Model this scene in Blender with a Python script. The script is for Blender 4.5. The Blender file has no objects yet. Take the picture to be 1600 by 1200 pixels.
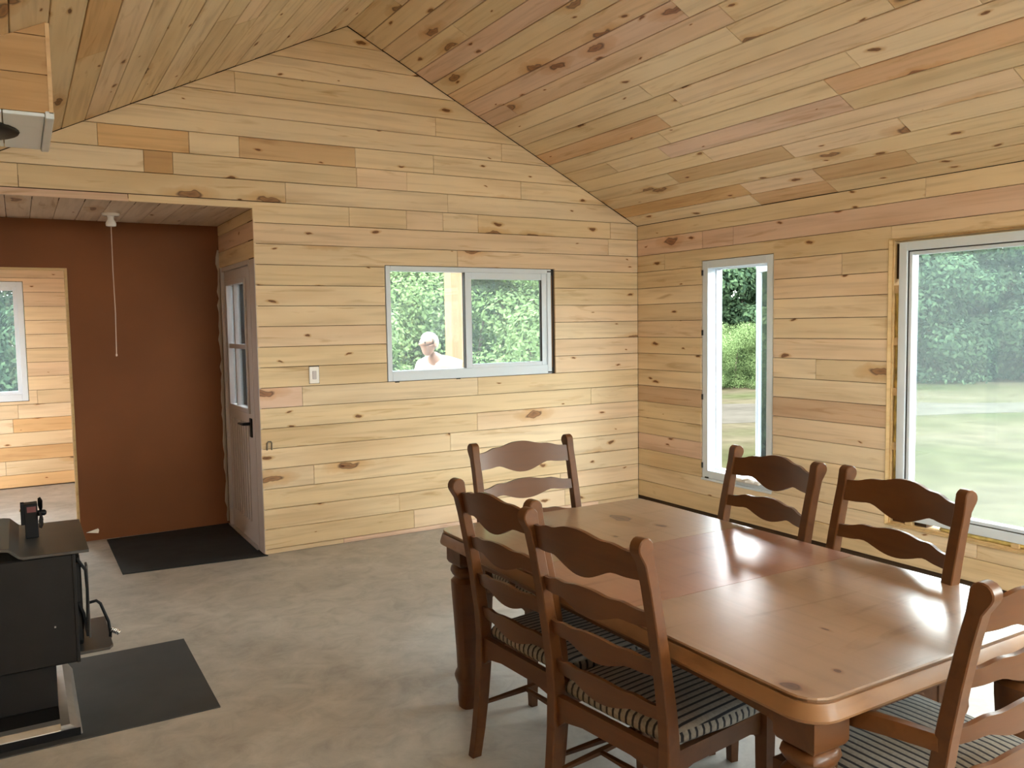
import bpy, bmesh, math, random
from mathutils import Vector, Matrix
random.seed(7)
sc = bpy.context.scene
COL = sc.collection

# ------------------------------------------------------------------ camera
CAM = Vector((-4.7693, -5.8743, 1.5947))
yaw, pitch, roll, FPX = 0.5320, -0.0717, -0.0156, 1307.07
cam_d = bpy.data.cameras.new('camera')
cam = bpy.data.objects.new('camera', cam_d); COL.objects.link(cam)
fwd = Vector((math.sin(yaw)*math.cos(pitch), math.cos(yaw)*math.cos(pitch), math.sin(pitch)))
rt = fwd.cross(Vector((0, 0, 1))).normalized(); up = rt.cross(fwd)
r2 = math.cos(roll)*rt + math.sin(roll)*up; u2 = -math.sin(roll)*rt + math.cos(roll)*up
M3 = Matrix((r2, u2, -fwd)).transposed()
cam.matrix_world = Matrix.Translation(CAM) @ M3.to_4x4()
cam_d.sensor_width = 36; cam_d.lens = 36*FPX/1600
cam_d.clip_start = 0.05; cam_d.clip_end = 300
sc.camera = cam

# ------------------------------------------------------------------ light
W = bpy.data.worlds.new('sky'); sc.world = W; W.use_nodes = True
nt = W.node_tree; nt.nodes.clear()
wo = nt.nodes.new('ShaderNodeOutputWorld'); bg = nt.nodes.new('ShaderNodeBackground')
tc = nt.nodes.new('ShaderNodeTexCoord'); sx = nt.nodes.new('ShaderNodeSeparateXYZ')
rp = nt.nodes.new('ShaderNodeValToRGB')
nt.links.new(tc.outputs['Generated'], sx.inputs[0]); nt.links.new(sx.outputs['Z'], rp.inputs[0])
nt.links.new(rp.outputs[0], bg.inputs[0]); nt.links.new(bg.outputs[0], wo.inputs[0])
e = rp.color_ramp.elements
e[0].position = 0.0; e[0].color = (1.0, 0.97, 0.92, 1)
e[1].position = 0.8; e[1].color = (0.80, 0.90, 1.0, 1)
SKY = 11.0; FILL_LAMP = 280
bg.inputs[1].default_value = SKY
sun_d = bpy.data.lights.new('sun', 'SUN'); sun_d.energy = 9.0; sun_d.angle = math.radians(12); sun_d.color = (1, 0.95, 0.86)
sun = bpy.data.objects.new('sun', sun_d); COL.objects.link(sun)
sun.rotation_euler = Vector((0.35, 0.45, -0.95)).to_track_quat('-Z', 'Y').to_euler()
sc.view_settings.view_transform = 'Standard'; sc.view_settings.look = 'None'
sc.view_settings.gamma = 1.0; sc.view_settings.use_curve_mapping = False
sc.view_settings.exposure = 1.12
sc.cycles.max_bounces = 12; sc.cycles.diffuse_bounces = 7; sc.cycles.transparent_max_bounces = 24
sc.cycles.sample_clamp_indirect = 8.0
sc.cycles.use_denoising = True


def portal(name, loc, nrm, w, h):
    d = bpy.data.lights.new(name, 'AREA'); d.shape = 'RECTANGLE'; d.size = w; d.size_y = h
    d.energy = 1; d.cycles.is_portal = True
    o = bpy.data.objects.new(name, d); COL.objects.link(o)
    o.location = loc; o.rotation_euler = Vector(nrm).to_track_quat('-Z', 'Z').to_euler()
    return o

# ------------------------------------------------------------------ materials
def newmat(name):
    m = bpy.data.materials.new(name); m.use_nodes = True
    n = m.node_tree; b = n.nodes['Principled BSDF']
    return m, n, b

def L(n, a, b): n.links.new(a, b)

def ramp(n, stops):
    r = n.nodes.new('ShaderNodeValToRGB'); cr = r.color_ramp
    while len(cr.elements) > 1: cr.elements.remove(cr.elements[-1])
    for i, (p, c) in enumerate(stops):
        el = cr.elements[0] if i == 0 else cr.elements.new(p)
        el.position = p; el.color = (*c, 1) if len(c) == 3 else c
    return r

def math_n(n, op, a, b=None):
    m = n.nodes.new('ShaderNodeMath'); m.operation = op
    for i, v in enumerate((a, b)):
        if v is None: continue
        if isinstance(v, (int, float)): m.inputs[i].default_value = v
        else: L(n, v, m.inputs[i])
    return m.outputs[0]

def mixc(n, fac, a, b, mode='MIX'):
    m = n.nodes.new('ShaderNodeMix'); m.data_type = 'RGBA'; m.blend_type = mode
    for s, v in ((0, fac), (6, a), (7, b)):
        if isinstance(v, (int, float)): m.inputs[s].default_value = v
        elif isinstance(v, tuple): m.inputs[s].default_value = (*v, 1)
        else: L(n, v, m.inputs[s])
    return m.outputs[2]

def plain(name, col, rough=0.6, metal=0.0, spec=0.5, coat=0.0, noise=0.0, nscale=6.0, bump=0.0):
    m, n, b = newmat(name)
    b.inputs['Base Color'].default_value = (*col, 1); b.inputs['Roughness'].default_value = rough
    b.inputs['Metallic'].default_value = metal; b.inputs['Specular IOR Level'].default_value = spec
    b.inputs['Coat Weight'].default_value = coat
    if noise or bump:
        t = n.nodes.new('ShaderNodeTexCoord'); nz = n.nodes.new('ShaderNodeTexNoise')
        nz.inputs['Scale'].default_value = nscale; nz.inputs['Detail'].default_value = 5
        L(n, t.outputs['Object'], nz.inputs['Vector'])
        r = ramp(n, [(0.3, tuple(c*(1-noise) for c in col)), (0.7, tuple(min(1, c*(1+noise)) for c in col))])
        L(n, nz.outputs[0], r.inputs[0]); L(n, r.outputs[0], b.inputs['Base Color'])
        if bump:
            bp = n.nodes.new('ShaderNodeBump'); bp.inputs['Strength'].default_value = bump; bp.inputs['Distance'].default_value = 0.01
            L(n, nz.outputs[0], bp.inputs['Height']); L(n, bp.outputs[0], b.inputs['Normal'])
    return m

def wood(name, base=None, rough=0.6, coat=0.0, knots=True, grain=0.24, coat_ior=1.5, along=(1.2, 26, 26), knot_scale=(2.1, 6.5, 1.0), spec=0.3):
    """grain along local X; base None = the object's colour"""
    m, n, b = newmat(name)
    t = n.nodes.new('ShaderNodeTexCoord'); oi = n.nodes.new('ShaderNodeObjectInfo')
    off = n.nodes.new('ShaderNodeVectorMath'); off.operation = 'ADD'
    sc3 = n.nodes.new('ShaderNodeVectorMath'); sc3.operation = 'SCALE'
    cb = n.nodes.new('ShaderNodeCombineXYZ')
    for i in range(3): L(n, oi.outputs['Random'], cb.inputs[i])
    L(n, cb.outputs[0], sc3.inputs[0]); sc3.inputs['Scale'].default_value = 37.0
    L(n, t.outputs['Object'], off.inputs[0]); L(n, sc3.outputs[0], off.inputs[1])
    v = off.outputs[0]
    def scaled(s):
        mp = n.nodes.new('ShaderNodeVectorMath'); mp.operation = 'MULTIPLY'
        mp.inputs[1].default_value = s; L(n, v, mp.inputs[0]); return mp.outputs[0]
    nz = n.nodes.new('ShaderNodeTexNoise'); nz.inputs['Scale'].default_value = 1; nz.inputs['Detail'].default_value = 6
    nz.inputs['Distortion'].default_value = 0.6
    L(n, scaled(along), nz.inputs['Vector'])
    nb = n.nodes.new('ShaderNodeTexNoise'); nb.inputs['Scale'].default_value = 1; nb.inputs['Detail'].default_value = 3
    L(n, scaled((0.9, 5, 5)), nb.inputs['Vector'])
    if base is None: basec = oi.outputs['Color']
    else:
        rg = n.nodes.new('ShaderNodeRGB'); rg.outputs[0].default_value = (*base, 1); basec = rg.outputs[0]
    g1 = ramp(n, [(0.28, (1-grain*1.1, 1-grain*1.25, 1-grain*1.4)), (0.5, (1, 1, 1)), (0.75, (1+grain*.25,)*3)])
    L(n, nz.outputs[0], g1.inputs[0])
    c = mixc(n, 0.65, basec, g1.outputs[0], 'MULTIPLY')
    g2 = ramp(n, [(0.30, (0.84, 0.78, 0.70)), (0.5, (1, 1, 1)), (0.7, (1.05, 1.05, 1.03))])
    L(n, nb.outputs[0], g2.inputs[0]); c = mixc(n, 0.75, c, g2.outputs[0], 'MULTIPLY')
    if knots:
        vo = n.nodes.new('ShaderNodeTexVoronoi'); vo.voronoi_dimensions = '2D'; vo.inputs['Scale'].default_value = 1
        vo.inputs['Randomness'].default_value = 1
        nw = n.nodes.new('ShaderNodeTexNoise'); nw.inputs['Scale'].default_value = 9; L(n, v, nw.inputs['Vector'])
        wv = n.nodes.new('ShaderNodeVectorMath'); wv.operation = 'MULTIPLY'; wv.inputs[1].default_value = (0.06, 0.35, 0)
        L(n, nw.outputs['Color'], wv.inputs[0])
        ad = n.nodes.new('ShaderNodeVectorMath'); ad.operation = 'ADD'; L(n, scaled(knot_scale), ad.inputs[0]); L(n, wv.outputs[0], ad.inputs[1])
        L(n, ad.outputs[0], vo.inputs['Vector'])
        sp = n.nodes.new('ShaderNodeSeparateColor'); L(n, vo.outputs['Color'], sp.inputs[0])
        # radius differs per cell, most cells carry none
        rad = ramp(n, [(0.0, (0, 0, 0)), (0.52, (0, 0, 0)), (0.6, (0.25,)*3), (1.0, (1, 1, 1))]); L(n, sp.outputs[0], rad.inputs[0])
        q = math_n(n, 'DIVIDE', vo.outputs['Distance'], math_n(n, 'ADD', math_n(n, 'MULTIPLY', rad.outputs[0], 0.085), 0.0005))
        kr = ramp(n, [(0.0, (0.13, 0.055, 0.02)), (0.32, (0.30, 0.15, 0.06)), (0.42, (0.16, 0.07, 0.03)), (0.55, (0.78, 0.62, 0.45)), (1.0, (1, 1, 1))])
        L(n, math_n(n, 'MULTIPLY', q, 0.55), kr.inputs[0])
        c = mixc(n, 0.95, c, kr.outputs[0], 'MULTIPLY')
        # mineral streaks and check lines along the grain
        ns = n.nodes.new('ShaderNodeTexNoise'); ns.inputs['Scale'].default_value = 1; ns.inputs['Detail'].default_value = 4; ns.inputs['Distortion'].default_value = 1.1
        L(n, scaled((1.7, 15, 15)), ns.inputs['Vector'])
        sr = ramp(n, [(0.60, (1, 1, 1)), (0.70, (0.80, 0.73, 0.63)), (0.80, (0.55, 0.44, 0.34))]); L(n, ns.outputs[0], sr.inputs[0])
        c = mixc(n, 0.85, c, sr.outputs[0], 'MULTIPLY')
        v2 = n.nodes.new('ShaderNodeTexVoronoi'); v2.voronoi_dimensions = '2D'; v2.inputs['Scale'].default_value = 1
        a2 = n.nodes.new('ShaderNodeVectorMath'); a2.operation = 'ADD'; L(n, scaled((knot_scale[0]*.55, knot_scale[1]*.62, 1)), a2.inputs[0]); L(n, wv.outputs[0], a2.inputs[1])
        L(n, a2.outputs[0], v2.inputs['Vector'])
        s2 = n.nodes.new('ShaderNodeSeparateColor'); L(n, v2.outputs['Color'], s2.inputs[0])
        on = ramp(n, [(0.80, (0, 0, 0)), (0.82, (1, 1, 1))]); L(n, s2.outputs[1], on.inputs[0])
        k2 = ramp(n, [(0.0, (0.20, 0.10, 0.05)), (0.10, (0.42, 0.24, 0.12)), (0.13, (0.14, 0.07, 0.04)), (0.17, (0.85, 0.70, 0.55)), (0.34, (0.92, 0.86, 0.78)), (0.40, (1, 1, 1))]); L(n, math_n(n, 'MULTIPLY', v2.outputs['Distance'], 1.6), k2.inputs[0])
        c = mixc(n, math_n(n, 'MULTIPLY', on.outputs[0], 0.9), c, k2.outputs[0], 'MULTIPLY')
    L(n, c, b.inputs['Base Color'])
    b.inputs['Roughness'].default_value = rough; b.inputs['Specular IOR Level'].default_value = spec
    if coat:
        b.inputs['Coat Weight'].default_value = coat; b.inputs['Coat Roughness'].default_value = 0.2
        b.inputs['Coat IOR'].default_value = coat_ior
    bp = n.nodes.new('ShaderNodeBump'); bp.inputs['Strength'].default_value = 0.12; bp.inputs['Distance'].default_value = 0.004
    L(n, nz.outputs[0], bp.inputs['Height']); L(n, bp.outputs[0], b.inputs['Normal'])
    return m

PINE = wood('pine_boards')
STAIN = wood('honey_stained_wood', base=(0.100, 0.037, 0.010), rough=0.42, coat=0.2, knots=False, grain=0.28)
MOULD = wood('honey_edge_wood', base=(0.21, 0.108, 0.048), rough=0.45, coat=0.12, knots=False, grain=0.25, along=(8, 8, 26))
TOPW = wood('polished_table_top', base=None, rough=0.45, coat=0.85, coat_ior=1.5, knots=True, grain=0.15, along=(26, 1.2, 26), knot_scale=(4.5, 2.4, 1))
POSTW = wood('sawn_post_wood', base=(0.17, 0.085, 0.040), rough=0.8, knots=False, along=(26, 26, 1.2))
ROUGHW = wood('raw_lumber', base=(0.58, 0.42, 0.22), rough=0.8, knots=False)
BACK = plain('board_backing', (0.06, 0.032, 0.014), 0.9)
BROWN = plain('brown_panel', (0.19, 0.068, 0.024), 0.85, noise=0.12, nscale=1.4)
WHITEV = plain('white_vinyl', (0.64, 0.72, 0.80), 0.35)
WHITEP = plain('white_paint', (0.52, 0.48, 0.49), 0.5)
WHITEB = plain('white_porcelain', (0.85, 0.83, 0.80), 0.25, coat=0.3)
BLACK = plain('black_stove_steel', (0.008, 0.007, 0.007), 0.5, spec=0.25, noise=0.2, nscale=9)
BLACKP = plain('black_plastic', (0.004, 0.004, 0.005), 0.5, spec=0.2)
DARKSEAL = plain('black_seal', (0.02, 0.018, 0.016), 0.7)
GREYTOP = plain('grey_enamel_plate', (0.065, 0.061, 0.057), 0.38, metal=0.35, noise=0.15, nscale=5)
MAT = plain('dark_grey_slate_mat', (0.033, 0.034, 0.036), 0.6, noise=0.3, nscale=3.5, bump=0.1)
RUBBER = plain('black_rubber', (0.016, 0.017, 0.017), 0.8, spec=0.3, noise=0.2, nscale=8, bump=0.2)
STEEL = plain('brushed_steel', (0.58, 0.58, 0.58), 0.35, metal=0.9, noise=0.15, nscale=8)
CHROME = plain('chrome', (0.8, 0.8, 0.82), 0.12, metal=1.0)
FOAM = plain('yellow_insulation_foam', (0.55, 0.43, 0.15), 0.95, noise=0.35, nscale=18, bump=0.6)
CORD = plain('pull_cord', (0.55, 0.42, 0.34), 0.8)
FLUE = plain('dark_flue_steel', (0.03, 0.03, 0.03), 0.5, metal=0.4)
SKIN = plain('skin', (0.26, 0.13, 0.09), 0.6)
SHIRT = plain('pale_shirt', (0.30, 0.25, 0.23), 0.8)
TROUS = plain('denim', (0.10, 0.13, 0.20), 0.9)
HAIR = plain('white_hair', (0.28, 0.27, 0.25), 0.9)
LABELR = plain('faded_red_label', (0.12, 0.03, 0.03), 0.5)

def m_concrete():
    m, n, b = newmat('concrete')
    t = n.nodes.new('ShaderNodeTexCoord'); 
    a = n.nodes.new('ShaderNodeTexNoise'); a.inputs['Scale'].default_value = 1.3; a.inputs['Detail'].default_value = 8; a.inputs['Roughness'].default_value = .62; a.inputs['Distortion'].default_value = 1.2
    c = n.nodes.new('ShaderNodeTexNoise'); c.inputs['Scale'].default_value = 7; c.inputs['Detail'].default_value = 8; c.inputs['Distortion'].default_value = 0.7; c.inputs['Roughness'].default_value = 0.68
    L(n, t.outputs['Object'], a.inputs['Vector']); L(n, t.outputs['Object'], c.inputs['Vector'])
    r1 = ramp(n, [(0.3, (0.33, 0.31, 0.28)), (0.55, (0.42, 0.395, 0.36)), (0.75, (0.49, 0.47, 0.435))]); L(n, a.outputs[0], r1.inputs[0])
    r2 = ramp(n, [(0.35, (0.80,)*3), (0.5, (1,)*3), (0.68, (1.15,)*3)]); L(n, c.outputs[0], r2.inputs[0])
    L(n, mixc(n, 0.8, r1.outputs[0], r2.outputs[0], 'MULTIPLY'), b.inputs['Base Color'])
    b.inputs['Roughness'].default_value = 0.55; b.inputs['Specular IOR Level'].default_value = 0.35
    bp = n.nodes.new('ShaderNodeBump'); bp.inputs['Strength'].default_value = 0.15; bp.inputs['Distance'].default_value = 0.01
    L(n, c.outputs[0], bp.inputs['Height']); L(n, bp.outputs[0], b.inputs['Normal'])
    return m
CONC = m_concrete()

def m_stripes():
    m, n, b = newmat('striped_seat_fabric')
    t = n.nodes.new('ShaderNodeTexCoord'); s = n.nodes.new('ShaderNodeSeparateXYZ'); L(n, t.outputs['Object'], s.inputs[0])
    sn = n.nodes.new('ShaderNodeSeparateXYZ'); L(n, t.outputs['Normal'], sn.inputs[0])
    side = math_n(n, 'GREATER_THAN', math_n(n, 'ABSOLUTE', sn.outputs[0]), 0.72)
    axis = math_n(n, 'ADD', math_n(n, 'MULTIPLY', s.outputs[1], side), math_n(n, 'MULTIPLY', s.outputs[0], math_n(n, 'SUBTRACT', 1.0, side)))
    w = math_n(n, 'FRACT', math_n(n, 'MULTIPLY', axis, 1/0.026))
    r = ramp(n, [(0.0, (0.02, 0.022, 0.03)), (0.24, (0.02, 0.022, 0.03)), (0.30, (0.27, 0.255, 0.23)), (0.92, (0.30, 0.285, 0.255)), (0.98, (0.03, 0.03, 0.04))])
    L(n, w, r.inputs[0])
    nz = n.nodes.new('ShaderNodeTexNoise'); nz.inputs['Scale'].default_value = 120; L(n, t.outputs['Object'], nz.inputs['Vector'])
    rr = ramp(n, [(0.3, (0.8,)*3), (0.7, (1.15,)*3)]); L(n, nz.outputs[0], rr.inputs[0])
    L(n, mixc(n, 0.8, r.outputs[0], rr.outputs[0], 'MULTIPLY'), b.inputs['Base Color'])
    b.inputs['Roughness'].default_value = 0.9
    return m
FABRIC = m_stripes()

def m_glass(name, haze, tint=(0.93, 0.98, 0.97)):
    m = bpy.data.materials.new(name); m.use_nodes = True; n = m.node_tree; n.nodes.clear()
    o = n.nodes.new('ShaderNodeOutputMaterial')
    tr = n.nodes.new('ShaderNodeBsdfTransparent'); tr.inputs[0].default_value = (*tint, 1)
    tl = n.nodes.new('ShaderNodeBsdfTranslucent'); tl.inputs[0].default_value = (0.8, 0.95, 0.95, 1)
    gl = n.nodes.new('ShaderNodeBsdfGlossy'); gl.inputs['Roughness'].default_value = 0.02
    m1 = n.nodes.new('ShaderNodeMixShader'); m1.inputs[0].default_value = haze  # translucent share paints a milky glare haze over the view
    L(n, tr.outputs[0], m1.inputs[1]); L(n, tl.outputs[0], m1.inputs[2])
    fr = n.nodes.new('ShaderNodeFresnel'); fr.inputs[0].default_value = 1.45
    m2 = n.nodes.new('ShaderNodeMixShader'); L(n, fr.outputs[0], m2.inputs[0])
    L(n, m1.outputs[0], m2.inputs[1]); L(n, gl.outputs[0], m2.inputs[2]); L(n, m2.outputs[0], o.inputs[0])
    return m
GLASS = m_glass('hazed_window_glass', 0.022)  # window glare put into the glass as a pale veil
GLASSC = m_glass('clear_window_glass', 0.02)

def m_ground():
    m, n, b = newmat('dry_meadow')
    t = n.nodes.new('ShaderNodeTexCoord')
    a = n.nodes.new('ShaderNodeTexNoise'); a.inputs['Scale'].default_value = 0.16; a.inputs['Detail'].default_value = 5
    c = n.nodes.new('ShaderNodeTexNoise'); c.inputs['Scale'].default_value = 2.2; c.inputs['Detail'].default_value = 6
    mp = n.nodes.new('ShaderNodeMapping'); mp.inputs['Scale'].default_value = (1, 1, 1)
    L(n, t.outputs['Object'], mp.inputs[0]); L(n, mp.outputs[0], a.inputs['Vector']); L(n, t.outputs['Object'], c.inputs['Vector'])
    r = ramp(n, [(0.36, (0.018, 0.022, 0.009)), (0.46, (0.028, 0.027, 0.014)), (0.56, (0.038, 0.033, 0.021)), (0.68, (0.023, 0.026, 0.012))]); L(n, a.outputs[0], r.inputs[0])
    r2 = ramp(n, [(0.3, (0.7,)*3), (0.7, (1.25,)*3)]); L(n, c.outputs[0], r2.inputs[0])
    L(n, mixc(n, 0.8, r.outputs[0], r2.outputs[0], 'MULTIPLY'), b.inputs['Base Color'])
    b.inputs['Roughness'].default_value = 0.95; b.inputs['Specular IOR Level'].default_value = 0.0
    return m
GROUND = m_ground()
SAND = plain('pale_sand', (0.036, 0.033, 0.026), 0.95, spec=0.0, noise=0.2, nscale=1.5)

def m_leaf(name, a, c):
    m, n, b = newmat(name)
    g = n.nodes.new('ShaderNodeNewGeometry'); r = ramp(n, [(0.0, a), (1.0, c)]); L(n, g.outputs['Random Per Island'], r.inputs[0])
    L(n, r.outputs[0], b.inputs['Base Color']); b.inputs['Roughness'].default_value = 0.8; b.inputs['Specular IOR Level'].default_value = 0.03
    tl = n.nodes.new('ShaderNodeBsdfTranslucent'); L(n, r.outputs[0], tl.inputs[0])
    mx = n.nodes.new('ShaderNodeMixShader'); mx.inputs[0].default_value = 0.35
    L(n, b.outputs[0], mx.inputs[1]); L(n, tl.outputs[0], mx.inputs[2])
    L(n, mx.outputs[0], n.nodes['Material Output'].inputs[0])
    return m
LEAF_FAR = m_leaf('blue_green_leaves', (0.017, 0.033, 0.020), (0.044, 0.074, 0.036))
LEAF_NEAR = m_leaf('bright_green_leaves', (0.060, 0.098, 0.034), (0.125, 0.175, 0.075))
BARK = plain('bark', (0.06, 0.045, 0.035), 0.9, noise=0.3, nscale=10)

# ------------------------------------------------------------------ helpers
def empty(name, loc, rz=0, label=None, cat=None, group=None):
    o = bpy.data.objects.new(name, None); COL.objects.link(o)
    o.empty_display_size = 0.1
    o.location = loc; o.rotation_euler = (0, 0, rz)
    if label: o['label'] = label
    if cat: o['category'] = cat
    if group: o['group'] = group
    return o

def link(name, me, mat=None, parent=None, label=None, cat=None, group=None, kind=None, smooth=False, color=None):
    if isinstance(me, bmesh.types.BMesh):
        bm = me; me = bpy.data.meshes.new(name)
        bmesh.ops.recalc_face_normals(bm, faces=bm.faces)
        bm.to_mesh(me); bm.free()
    if mat and not me.materials: me.materials.append(mat)
    if smooth:
        for p in me.polygons: p.use_smooth = True
    o = bpy.data.objects.new(name, me); COL.objects.link(o)
    if parent: o.parent = parent
    if label: o['label'] = label
    if cat: o['category'] = cat
    if group: o['group'] = group
    if kind: o['kind'] = kind
    if color: o.color = (*color, 1)
    return o

def autosmooth(o, ang=35):
    me = o.data
    for p in me.polygons: p.use_smooth = True
    bm = bmesh.new(); bm.from_mesh(me); a = math.radians(ang)
    for ed in bm.edges:
        if len(ed.link_faces) == 2 and ed.calc_face_angle(0) > a: ed.smooth = False
    bm.to_mesh(me); bm.free()
    return o

def box(bm, x0, x1, y0, y1, z0, z1, bevel=0.0):
    vs = [bm.verts.new((x, y, z)) for x in (x0, x1) for y in (y0, y1) for z in (z0, z1)]
    fs = [(0, 1, 3, 2), (4, 6, 7, 5), (0, 4, 5, 1), (2, 3, 7, 6), (0, 2, 6, 4), (1, 5, 7, 3)]
    faces = [bm.faces.new([vs[i] for i in f]) for f in fs]
    if bevel:
        es = list({e for f in faces for e in f.edges})
        bmesh.ops.bevel(bm, geom=es, offset=bevel, segments=1, affect='EDGES', profile=0.5)
    return bm

def B(*a, **k):
    bm = bmesh.new(); box(bm, *a, **k); return bm

def prism(bm, pts, axis, a0, a1, bevel=0.0):
    """pts 2D polygon extruded along axis ('x','y','z') from a0 to a1"""
    def mk(p, a):
        return {'x': (a, p[0], p[1]), 'y': (p[0], a, p[1]), 'z': (p[0], p[1], a)}[axis]
    v0 = [bm.verts.new(mk(p, a0)) for p in pts]; v1 = [bm.verts.new(mk(p, a1)) for p in pts]
    n = len(pts); fs = []
    fs.append(bm.faces.new(v0)); fs.append(bm.faces.new(v1[::-1]))
    for i in range(n): fs.append(bm.faces.new((v0[i], v1[i], v1[(i+1) % n], v0[(i+1) % n])))
    bmesh.ops.recalc_face_normals(bm, faces=fs)
    if bevel:
        es = list(set(list(fs[0].edges)+list(fs[1].edges)))
        bmesh.ops.bevel(bm, geom=es, offset=bevel, segments=1, affect='EDGES', profile=0.5)
    return bm

def ring_loft(bm, rings, cap=True):
    vr = [[bm.verts.new(p) for p in r] for r in rings]
    n = len(vr[0])
    for a, b in zip(vr, vr[1:]):
        for i in range(n): bm.faces.new((a[i], a[(i+1) % n], b[(i+1) % n], b[i]))
    if cap: bm.faces.new(vr[0][::-1]); bm.faces.new(vr[-1])
    return bm

def tube(bm, pts, r, n=8, cap=True):
    pts = [Vector(p) for p in pts]; rings = []
    rs = r if isinstance(r, (list, tuple)) else [r]*len(pts)
    ref = None
    for i, p in enumerate(pts):
        d = (pts[min(i+1, len(pts)-1)]-pts[max(i-1, 0)]).normalized()
        if ref is None: ref = Vector((0, 0, 1)) if abs(d.z) < 0.9 else Vector((1, 0, 0))
        u = (ref - d*ref.dot(d)).normalized(); w = d.cross(u); ref = u
        rings.append([p + (u*math.cos(2*math.pi*k/n) + w*math.sin(2*math.pi*k/n))*rs[i] for k in range(n)])
    return ring_loft(bm, rings, cap)

def lathe(bm, prof, n=16, cx=0, cy=0, power=2.0):
    """prof [(r,z)]; power>2 gives a squarish section"""
    rings = []
    for r, z in prof:
        ring = []
        for k in range(n):
            a = 2*math.pi*k/n; c, s = math.cos(a), math.sin(a)
            q = (abs(c)**power + abs(s)**power)**(-1/power)
            ring.append((cx+r*q*c, cy+r*q*s, z))
        rings.append(ring)
    return ring_loft(bm, rings)

def copy_tree(o, parent=None):
    c = o.copy(); COL.objects.link(c)
    if parent: c.parent = parent
    for ch in list(o.children): copy_tree(ch, c)
    return c

# ------------------------------------------------------------------ planks
PAL = [(0.72, 0.575, 0.375), (0.74, 0.59, 0.39), (0.70, 0.55, 0.345), (0.75, 0.61, 0.42), (0.74, 0.575, 0.395), (0.69, 0.545, 0.345)]
ORANGE = (0.66, 0.43, 0.21); DARKB = (0.50, 0.31, 0.14); PINK = (0.70, 0.51, 0.39); GREYB = (0.58, 0.40, 0.22)
nplank = [0]
def plank(parent, O, U, V, N, poly, thick, col, cuts=()):
    """poly in (u,v); O,U,V,N the wall frame; N towards the room. Local x of the plank = along U."""
    u0 = min(p[0] for p in poly); u1 = max(p[0] for p in poly); v0 = min(p[1] for p in poly); v1 = max(p[1] for p in poly)
    cu, cv = (u0+u1)/2, (v0+v1)/2
    proud = random.uniform(0, 0.0025)
    bm = bmesh.new()
    prism(bm, [(p[0]-cu, p[1]-cv) for p in poly], 'z', -thick, proud, 0)
    for (pu, pv, nu, nv) in cuts:     # keep the side opposite to the normal
        bmesh.ops.bisect_plane(bm, geom=bm.verts[:]+bm.edges[:]+bm.faces[:], plane_co=(pu-cu, pv-cv, 0), plane_no=(nu, nv, 0), clear_outer=True)
        be = [e_ for e_ in bm.edges if e_.is_boundary]
        if be: bmesh.ops.holes_fill(bm, edges=be)
    if not bm.faces: bm.free(); return
    fe = [e_ for e_ in bm.edges if all(abs(v.co.z-proud) < 1e-6 for v in e_.verts) and e_.calc_length() > 0.02]
    try: bmesh.ops.bevel(bm, geom=fe, offset=0.002, segments=1, affect='EDGES', profile=0.5)
    except Exception: pass
    o = link('plank', bm, PINE, parent, color=col)
    Mx = Matrix((U, V, N)).transposed().to_4x4(); Mx.translation = O + U*cu + V*cv
    o.matrix_local = Mx
    nplank[0] += 1
    return o

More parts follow.
